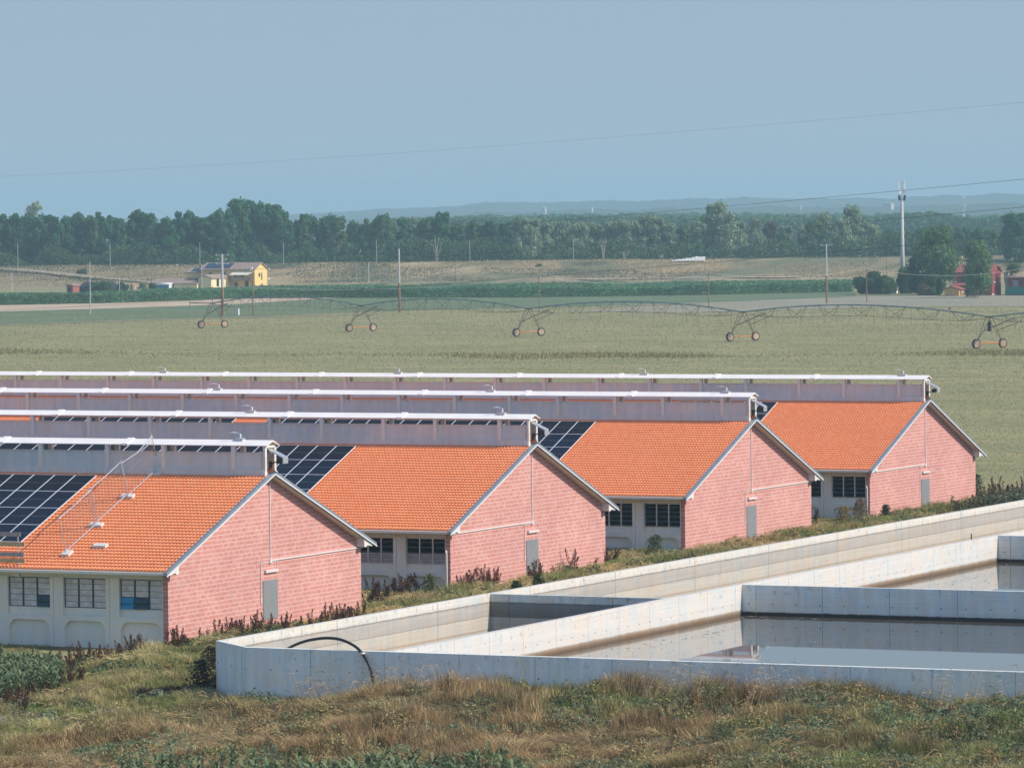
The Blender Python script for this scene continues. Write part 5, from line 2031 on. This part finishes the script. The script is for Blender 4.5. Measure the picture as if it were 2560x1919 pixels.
tuft_field('grass', 'rough brown and green grass on the bank before the basin', 21000, (-50, -22.9), (-64, -15.5), ty_fg, 101, hs=1.25)
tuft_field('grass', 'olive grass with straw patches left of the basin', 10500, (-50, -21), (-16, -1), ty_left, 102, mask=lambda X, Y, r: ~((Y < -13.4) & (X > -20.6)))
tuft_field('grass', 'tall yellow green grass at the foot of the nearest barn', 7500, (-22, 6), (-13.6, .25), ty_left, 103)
tuft_field('grass', 'green and straw coloured grass between the farther barns and the basin', 17000, (6, 117), (-13.6, .25), ty_back, 104, nb=20, hs=1.15)
tuft_field('grass', 'long grass in the gaps between the barns', 2600, (20.2, 29.6), (.3, 9), ty_back, 105, nb=16, hs=.6)
tuft_field('grass', 'long grass in the gap before the farthest barn', 2600, (50, 59.5), (.3, 7), ty_back, 106, nb=16, hs=.6)
tuft_field('grass', 'long grass in the gap between the third and farthest barns', 2200, (79, 88.3), (.3, 6), ty_back, 107, nb=16, hs=.6)
tuft_field('grass', 'low grass along the shaded side of the nearest barn', 3600, (-19, .7), (-1, 14), ty_left, 108, nb=16, hs=.35)


# wind-laid straw and dry stems
def straw_field(name, label, N, xr, yr, seed, dens, ln=(.4, 1.1), lift=(.08, .45), col=(.50, .37, .20), wd=.010):
    r = np.random.default_rng(seed)
    X, Y = r.uniform(*xr, N), r.uniform(*yr, N)
    k = r.uniform(0, 1, N) < dens(X, Y)
    X, Y = X[k], Y[k]
    n_ = len(X)
    Z = bank_h(X, Y) + r.uniform(.05, .38, n_)
    a = 6.283 * vnoise(X, Y, 2.2, seed) * 1.6 + r.normal(0, .35, n_)
    L_ = r.uniform(*ln, n_)
    up_ = r.uniform(*lift, n_)
    d = np.stack([np.cos(a), np.sin(a), up_], 1)
    P0 = np.stack([X, Y, Z], 1)
    P1 = P0 + d * (L_ * .55)[:, None]
    P2 = P1 + np.stack([np.cos(a), np.sin(a), up_ * 0 - .25], 1) * (L_ * .45)[:, None]
    u = np.array([0, 0, 1.0]) * wd
    V = np.stack([P0 - u, P0 + u, P1 + u, P1 - u, P2], 1).reshape(-1, 3)
    b = np.arange(n_) * 5
    Q = np.stack([b, b + 1, b + 2, b + 3], 1)
    T = np.stack([b + 3, b + 2, b + 4], 1)
    c = np.tile(np.array(col), (n_, 1)) * r.uniform(.5, 1.3, (n_, 1))
    o = put(name, np_mesh(name, V, Q, M['leaf'], np.repeat(c, 5, 0), T))
    tag(o, label, 'straw', kind='stuff')


straw_field('dry_straw', 'dry straw lying in swirls over the foreground bank', 60000, (-50, -22.95), (-64, -16), 401,
            lambda X, Y: np.clip(1.9 * (vnoise(X, Y, 2.4, 41) - .42), .03, 1) * np.clip(1.25 - np.clip((-Y - 38) / 16, 0, 1), .2, 1))
straw_field('dry_straw', 'flattened pale straw in the grass left of the basin', 22000, (-50, -21), (-15, -2), 402,
            lambda X, Y: np.clip(2.2 * (vnoise(X, Y, 2.0, 42) - .5), .02, 1) * ~((Y < -13.4) & (X > -20.6)), col=(.66, .50, .29))
straw_field('dry_straw', 'dry straw between the barns and the basin', 30000, (-18, 117), (-13.4, 0), 403,
            lambda X, Y: np.clip(1.8 * (vnoise(X, Y, 2.6, 43) - .42), .03, 1), col=(.66, .48, .26), wd=.015)
straw_field('dry_stems', 'thin dry stems standing along the front basin wall', 6000, (-26.5, -22.95), (-62, -19), 404,
            lambda X, Y: np.clip(1.8 * (vnoise(X, Y, 1.5, 44) - .45), 0, 1), ln=(.35, .8), lift=(1.5, 3.5), col=(.55, .42, .28), wd=.012)


# leafy weeds (grey green clumps)
def weed_field(name, label, N, xr, yr, seed, colr, dens, hmul=1.0, leafs=26, ls=.055, mask=None):
    r = np.random.default_rng(seed)
    X = r.uniform(*xr, N)
    Y = r.uniform(*yr, N)
    k = r.uniform(0, 1, N) < dens(X, Y)
    if mask is not None:
        k &= mask(X, Y)
    X, Y = X[k], Y[k]
    n_ = len(X)
    h = hmul * (.22 + .38 * vnoise(X, Y, 1.6, seed)) * r.uniform(.7, 1.2, n_)
    idx = np.repeat(np.arange(n_), leafs)
    t = r.uniform(.25, 1, len(idx))
    rad = .17 * r.uniform(0, 1, len(idx)) ** .5
    a = r.uniform(0, 6.283, len(idx))
    P = np.stack([X[idx] + np.cos(a) * rad, Y[idx] + np.sin(a) * rad, bank_h(X, Y)[idx] + h[idx] * t], 1)
    nrm = np.stack([np.cos(a) * .7, np.sin(a) * .7, np.full(len(a), 1.0)], 1) + r.normal(size=(len(a), 3)) * .45
    nrm /= np.linalg.norm(nrm, axis=1)[:, None]
    u = np.cross(nrm, r.normal(size=(len(a), 3)))
    u /= np.linalg.norm(u, axis=1)[:, None]
    w_ = np.cross(nrm, u)
    s = (ls * r.uniform(.6, 1.4, len(a)))[:, None]
    V = np.stack([P - u * s, P - w_ * s * .6, P + u * s, P + w_ * s * .6], 1).reshape(-1, 3)
    c = np.tile(np.array(colr), (len(a), 1)) * r.uniform(.6, 1.4, (len(a), 1))
    c[:, 0] *= (.85 + .5 * vnoise(X, Y, 2.0, seed + 3))[idx]
    o = put(name, np_mesh(name, V, np.arange(len(a) * 4).reshape(-1, 4), M['leaf'], np.repeat(c, 4, 0)))
    tag(o, label, 'weeds', kind='stuff')


weed_field('leafy_weeds', 'grey green nettle-like weeds spreading over the right of the bank', 16000, (-48, -22.9), (-64, -16), 201, (.22, .28, .16),
           lambda X, Y: np.clip(.15 + 1.5 * (vnoise(X, Y, 3.4, 31) - .45) + .45 * np.clip((-Y - 34) / 10, 0, 1), 0.02, 1))
weed_field('leafy_weeds', 'grey leafy patches in the grass left of the basin', 5200, (-48, -21), (-16, -3), 202, (.27, .32, .23),
           lambda X, Y: np.clip(2.2 * (vnoise(X, Y, 2.8, 32) - .55), 0, 1), hmul=.8, mask=lambda X, Y: ~((Y < -13.4) & (X > -20.6)))
weed_field('leafy_weeds', 'dark green weeds between the barns and the basin', 9000, (-18, 117), (-13.5, .2), 203, (.15, .20, .10),
           lambda X, Y: np.clip(1.6 * (vnoise(X, Y, 3.0, 33) - .45) + .2 * (X > 80), 0.03, 1), hmul=1.1, ls=.07)
weed_field('leafy_weeds', 'dense dark weeds right of the farthest barn', 2600, (96, 117), (-13.5, -2), 204, (.13, .16, .10), lambda X, Y: np.full(len(X), .8), hmul=2.3, ls=.09)


def scrub(name, label, N, xr, yr, seed, cols, rr=(.35, .95), hh=(.35, .8), nl=420, dens=None, ls=.05):
    r = np.random.default_rng(seed)
    X, Y = r.uniform(*xr, N), r.uniform(*yr, N)
    if dens is not None:
        k = r.uniform(0, 1, N) < dens(X, Y)
        X, Y = X[k], Y[k]
    n_ = len(X)
    R_, H_ = r.uniform(*rr, n_), r.uniform(*hh, n_)
    ci = r.integers(len(cols), size=n_)
    idx = np.repeat(np.arange(n_), nl)
    v = r.normal(size=(len(idx), 3))
    v[:, 2] = np.abs(v[:, 2])
    v /= np.linalg.norm(v, axis=1)[:, None]
    rad = r.uniform(.35, 1.1, len(idx)) ** .5
    P = np.stack([X[idx] + v[:, 0] * rad * R_[idx], Y[idx] + v[:, 1] * rad * R_[idx], bank_h(X, Y)[idx] + v[:, 2] * rad * H_[idx]], 1)
    nrm = v * .8 + r.normal(size=v.shape) * .55
    nrm /= np.linalg.norm(nrm, axis=1)[:, None]
    u = np.cross(nrm, r.normal(size=v.shape))
    u /= np.linalg.norm(u, axis=1)[:, None]
    w_ = np.cross(nrm, u)
    s = (ls * r.uniform(.5, 1.5, len(idx)))[:, None]
    V = np.stack([P - u * s, P - w_ * s * .55, P + u * s, P + w_ * s * .55], 1).reshape(-1, 3)
    c = np.array(cols)[ci][idx] * r.uniform(.5, 1.45, (len(idx), 1))
    o = put(name, np_mesh(name, V, np.arange(len(idx) * 4).reshape(-1, 4), M['leaf'], np.repeat(c, 4, 0)))
    tag(o, label, 'scrub', kind='stuff')


scrub('scrub', 'low bushy scrub of mixed weeds over the foreground bank', 520, (-47, -23.6), (-62, -17), 601,
      [(.19, .24, .14), (.22, .26, .17), (.15, .18, .09), (.34, .25, .13), (.30, .21, .11), (.28, .26, .11), (.38, .33, .15)],
      hh=(.35, .95),
      dens=lambda X, Y: np.clip(.25 + .5 * np.clip((X + 30) / 5, 0, 1) + .5 * np.clip((-Y - 36) / 8, 0, 1), 0, 1))
scrub('scrub', 'grey green and tawny weed clumps in the grass left of the basin', 210, (-48, -22), (-17, -2.5), 603,
      [(.22, .27, .19), (.20, .24, .13), (.42, .35, .17), (.33, .27, .12), (.18, .20, .10)], rr=(.35, 1.0), hh=(.25, .6), nl=380,
      dens=lambda X, Y: np.where((Y < -13.2) & (X > -23.5), 0, .8))
scrub('scrub', 'bushy weeds in the strip between the barns and the basin', 240, (-14, 116), (-12.8, -.8), 602,
      [(.17, .20, .09), (.40, .31, .15), (.34, .25, .12), (.13, .16, .08), (.44, .36, .18)], rr=(.3, .9), hh=(.35, .75), nl=300, ls=.06)


# dock plants: tall dark red seed stalks, each plant its own thing
def dock_mesh(seed, green=.0, stalks=5, H=1.15):
    r = np.random.default_rng(seed)
    V, Q, C = [], [], []
    b = MB()
    for s_ in range(stalks):
        x0, y0 = r.normal(0, .06), r.normal(0, .06)
        lx_, ly_ = r.normal(0, .16), r.normal(0, .16)
        h = H * r.uniform(.65, 1.1)
        b.path([(x0, y0, -.1), (x0 + lx_ * .4, y0 + ly_ * .4, h * .5), (x0 + lx_, y0 + ly_, h)], [.012, .01, .006], 4)
        n_ = 95
        t = r.uniform(.38, 1.0, n_)
        rad = .062 * (1.25 - t) * 1.5
        a = r.uniform(0, 6.283, n_)
        P = np.stack([x0 + lx_ * t ** 1.3 + np.cos(a) * rad, y0 + ly_ * t ** 1.3 + np.sin(a) * rad, h * t], 1)
        nr = r.normal(size=(n_, 3))
        nr /= np.linalg.norm(nr, axis=1)[:, None]
        u = np.array([0, 0, 1.0]) + r.normal(size=(n_, 3)) * .3
        w_ = np.cross(u, nr)
        sz = r.uniform(.02, .04, n_)[:, None]
        vv = np.stack([P - u * sz, P - w_ * sz * .6, P + u * sz, P + w_ * sz * .6], 1).reshape(-1, 3)
        V.append(vv)
        c = np.array([.13, .058, .042]) * r.uniform(.5, 1.6, (n_, 1))
        C.append(np.repeat(c, 4, 0))
    # basal leaves
    n_ = 26
    a = r.uniform(0, 6.283, n_)
    ln = r.uniform(.15, .34, n_)
    z0 = r.uniform(.03, .5, n_)
    d = np.stack([np.cos(a), np.sin(a), r.uniform(.1, .9, n_)], 1)
    P = np.stack([a * 0, a * 0, z0], 1)
    sd = np.stack([-np.sin(a), np.cos(a), a * 0], 1) * .035
    vv = np.stack([P, P + d * ln[:, None] * .5 - sd, P + d * ln[:, None], P + d * ln[:, None] * .5 + sd], 1).reshape(-1, 3)
    V.append(vv)
    C.append(np.repeat(np.array([.12, .13, .05]) * r.uniform(.7, 1.3, (n_, 1)), 4, 0))
    V, C = np.concatenate(V), np.concatenate(C)
    hd = np_mesh('seed_heads', V, np.arange(len(V)).reshape(-1, 4), M['leaf'], C)
    return hd, b.mesh('stalk', M['bark'])


DK = [dock_mesh(300 + i, stalks=3 + i % 4, H=1.15 + .08 * (i % 3)) for i in range(6)]


DN = {}


def dock(px_, pybase, label, group, s=1.0, yplane=None):
    if group:
        DN[group] = DN.get(group, 0) + 1
        k_ = DN[group]
        sf = 'th' if 10 < k_ % 100 < 14 else {1: 'st', 2: 'nd', 3: 'rd'}.get(k_ % 10, 'th')
        label = f'{label}, {k_}{sf} rightwards'
    z_ = GZ + .1
    p = G(px_, pybase, z_)
    root = empty('dock_plant', (p[0], p[1], float(bank_h(np.array([p[0]]), np.array([p[1]]))[0])), random.uniform(0, 6.28))
    root.scale = (s * 1.15, s * 1.15, s)
    tag(root, label, 'plant', group)
    hd, st = DK[random.randrange(6)]
    put('seed_heads', hd, root)
    put('stalk', st, root)


rd = random.Random(4)
L1 = 'dark red dock plant below the nearest side wall'
for k_ in range(24):
    dock(95 + k_ * 12.5 + rd.uniform(-5, 5), 1712 - k_ * 5.5 + rd.uniform(-7, 7), L1, 'dock plants left of the nearest gable', rd.uniform(.7, 1.0))
L2 = 'dark red dock plant along the nearest pink gable'
for k_ in range(44):
    x_ = 420 + k_ * 11.4 + rd.uniform(-5, 5)
    if rd.random() < .18 and x_ < 600:
        continue
    dock(x_, 1622 - (x_ - 420) * .135 + rd.uniform(-14, 8), L2, 'dock plants along the nearest gable', rd.uniform(.65, 1.05))
L3 = 'dark dock plant in the gap beside the second barn'
for k_ in range(11):
    dock(922 + k_ * 12 + rd.uniform(-5, 5), 1508 - k_ * 2.5 + rd.uniform(-8, 4), L3, 'dock plants in the first gap', rd.uniform(.75, 1.25))
L4 = 'brown dock plant at the left end of the second gable'
for k_ in range(13):
    dock(1145 + k_ * 8 + rd.uniform(-4, 4), 1478 - k_ * 1.2 + rd.uniform(-6, 6), L4, 'dock plants at the second gable', rd.uniform(.7, 1.1))
for (x_, y_, s_, lb) in ((1332, 1455, 1.1, 'dark dock plant before the grey door of the second barn'), (1352, 1452, .9, 'slanting dock plant right of the second barn door'), (1428, 1432, 1.1, 'bushy dark dock plant left of the right end of the second gable'),
                         (1490, 1418, 1.0, 'dock plant near the right end of the second gable'), (1512, 1414, .95, 'dock plant at the right corner of the second gable'), (1532, 1408, .9, 'thin dock plant in the gap left of the third barn'),
                         (2018, 1312, 1.1, 'dark dock plant at the right corner of the third gable'), (2040, 1308, 1.0, 'thin dock plant in the gap left of the farthest barn'), (60, 1790, 1.1, 'lone dock plant standing in the left foreground'),
                         (1720, 1362, .8, 'small brown dock plant at the left corner of the third gable'), (1745, 1356, .8, 'small brown dock plant below the third gable')):
    dock(x_, y_, lb, None, s_)
L5 = 'dark dock plant right of the farthest barn'
for k_ in range(16):
    dock(2440 + k_ * 10 + rd.uniform(-4, 4), 1262 - k_ * 1.9 + rd.uniform(-8, 4), L5, 'dock plants right of the farthest barn', rd.uniform(.8, 1.2))
L6 = 'reddish dock plant at the edge of the maize corner'
for k_ in range(14):
    dock(8 + k_ * 14 + rd.uniform(-6, 6), 1775 - k_ * 5 + rd.uniform(-12, 12), L6, 'dock plants by the maize corner', rd.uniform(.6, .95))


# leafy shrubs at the gables
def shrub(px_, pyb, s, lb, c=(.10, .13, .06), seed=1, n_=1500, rx=.55, h=1.2):
    r = np.random.default_rng(seed)
    p = G(px_, pyb, GZ + .1)
    root = empty('weed_shrub', (p[0], p[1], GZ))
    tag(root, lb, 'shrub')
    t = r.uniform(0, 1, n_)
    a = r.uniform(0, 6.283, n_)
    rad = rx * (1 - .6 * t) * r.uniform(0, 1, n_) ** .5 * (1 + .4 * np.sin(a * 3 + seed))
    P = np.stack([np.cos(a) * rad, np.sin(a) * rad, h * t * (1 - .3 * (rad / rx) ** 2)], 1) * s
    V, Q = scatter_leaves(P, np.full(n_, .045), r)
    C = np.repeat(np.array(c) * r.uniform(.5, 1.5, (n_, 1)), 4, 0)
    put('foliage', np_mesh('foliage', V, Q, M['leaf'], C), root)
    b = MB()
    for k_ in range(6):
        aa = k_ * 1.05
        b.path([(0, 0, -.1), (math.cos(aa) * rx * .4 * s, math.sin(aa) * rx * .4 * s, h * .8 * s)], [.015, .006], 4)
    b.build('stem', M['bark'], root)


for i_, (a_, b_, s_, lb, c_) in enumerate(((2262, 1280, 1.3, 'green weed shrub left of the farthest barn door', (.13, .13, .05)), (2238, 1285, 1.1, 'green shrub near the left corner of the farthest gable', (.10, .12, .05)),
                                           (2285, 1272, 1.2, 'pale flowering shrub before the farthest gable', (.20, .16, .10)), (2215, 1300, .9, 'small dark shrub at the left corner of the farthest gable', (.08, .10, .05)),
                                           (2350, 1255, 1.1, 'dark bluish shrub right of the farthest barn door', (.07, .085, .06)), (2400, 1248, 1.3, 'dark shrub under the leaning stick', (.07, .085, .06)), (2440, 1240, 1.3, 'dark shrub at the right end of the farthest gable', (.07, .085, .055)),
                                           (1290, 1500, .9, 'dark green bush by the basin rim below the second gable', (.06, .09, .045)), (1345, 1488, 1.0, 'second dark green bush by the basin rim', (.07, .10, .05)),
                                           (1890, 1345, 1.2, 'tawny shrub before the grey door of the third barn', (.26, .19, .09)), (1860, 1350, 1.0, 'dry brown shrub left of the third barn door', (.24, .16, .08)), (1925, 1338, 1.0, 'tawny shrub right of the third barn door', (.22, .17, .08)),
                                           (1640, 1385, 1.0, 'pale green weed shrub in the gap left of the third barn', (.16, .19, .11)), (2110, 1320, 1.2, 'dry yellow shrub in the gap left of the farthest barn', (.30, .24, .10)), (2150, 1305, 1.3, 'dry brown shrub beside the white downpipe', (.24, .16, .09)),
                                           (1075, 1490, 1.0, 'pale green weed in the gap left of the second barn', (.18, .20, .10)), (1330, 1762, 1.0, 'dry brown teasel clump against the front wall', (.22, .14, .08)), (500, 1738, 1.25, 'near-black bush added to deepen the shade left of the basin corner', (.055, .038, .032)),
                                           (530, 1708, 1.35, 'near-black bush added to deepen the shade against the basin corner', (.055, .038, .032)))):  # last two bushes added in near-black to deepen the wall's shadow
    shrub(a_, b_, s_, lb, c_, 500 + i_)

# sticks at the farthest gable
P1 = G(2389, 1240, GZ)
o = MB().tube((0, 0, -.2), (-.02, 0, 1.55), .035, .03, 5).build('wooden_stake', M['wood_grey'])
o.location = (P1[0], -.25, GZ + .3)
tag(o, 'dark upright stake against the farthest gable', 'stake')
o = MB().tube((0, 0, -.2), (-1.0, .5, 1.5), .03, .025, 5).build('leaning_stick', M['wood'])
o.location = (P1[0] + 1.2, -.6, GZ + .3)
tag(o, 'pale stick leaning beside the dark stake', 'stick')


# maize corner at the left and the strip along the bottom
def maize_patch(name, label, pts_xy, seed):
    r = np.random.default_rng(seed)
    V, C = [], []
    for (X, Y) in pts_xy:
        z0 = float(bank_h(np.array([X]), np.array([Y]))[0])
        H = r.uniform(.95, 1.35)
        for k_ in range(11):
            a = r.uniform(0, 6.283)
            zb = z0 + H * (.12 + .75 * k_ / 11)
            L_ = r.uniform(.30, .55)
            up_ = r.uniform(.6, 1.05)
            d = np.array([math.cos(a), math.sin(a), 0])
            sd_ = np.array([-math.sin(a), math.cos(a), 0])
            pts = [np.array([X, Y, zb]) + d * L_ * t + np.array([0, 0, up_ * (t - .75 * t * t) * .9]) for t in (0, .33, .68, 1)]
            ws = [.02, .048, .038, .004]
            c = np.array([.16, .21, .11]) * r.uniform(.45, 1.7)
            for i in range(3):
                V += [pts[i] - sd_ * ws[i], pts[i] + sd_ * ws[i], pts[i + 1] + sd_ * ws[i + 1], pts[i + 1] - sd_ * ws[i + 1]]
                C += [c] * 4
    V = np.array(V)
    o = put(name, np_mesh(name, V, np.arange(len(V)).reshape(-1, 4), M['leaf'], np.array(C)))
    tag(o, label, 'crop', kind='stuff')


rd = random.Random(9)
pl = []
for i in range(420):
    px_ = rd.uniform(-120, 150)
    p = G(px_, rd.uniform(1655 + max(0, px_) * .3, 1775 - max(0, px_) * .3), GZ + .1)
    if p[1] < .6 + 0 * p[0]:
        edge = 1
    pl.append((p[0], p[1]))
maize_patch('maize_crop', 'young maize with arching leaves at the left edge', pl, 7)
pl = []
for i in range(330):
    px_ = rd.uniform(300, 1320)
    dpy = 1965 - 18 * math.sin((px_ - 300) / 1000 * math.pi)
    p = G(px_, rd.uniform(dpy, dpy + 65), GZ + .1)
    pl.append((p[0], p[1]))
maize_patch('maize_crop', 'tips of a maize strip along the bottom edge', pl, 8)

# ================================================================== HAZE
zt = 78.0
c00, c10, c11, c01 = WL(-1500, -120, 0), WL(1500, -120, 0), WL(3500, 10900, 0), WL(-3500, 10900, 0)
b = MB()
vs = [(p[0], p[1], z_) for z_ in (GZ - 6, zt) for p in (c00, c10, c11, c01)]
b.add(vs, [(3, 2, 1, 0), (4, 5, 6, 7), (0, 1, 5, 4), (1, 2, 6, 5), (2, 3, 7, 6), (3, 0, 4, 7)])
hm_ = bpy.data.materials.new('haze_air')
hm_.use_nodes = True
t_ = hm_.node_tree
t_.nodes.remove(t_.nodes["Principled BSDF"])
pv = t_.nodes.new("ShaderNodeVolumePrincipled")
pv.inputs['Color'].default_value = (.53, .81, .96, 1)
pv.inputs['Density'].default_value = 1.6e-4
pv.inputs['Anisotropy'].default_value = 0.1
t_.links.new(pv.outputs[0], t_.nodes["Material Output"].inputs['Volume'])
o = b.build('haze', hm_)
tag(o, kind='stuff')
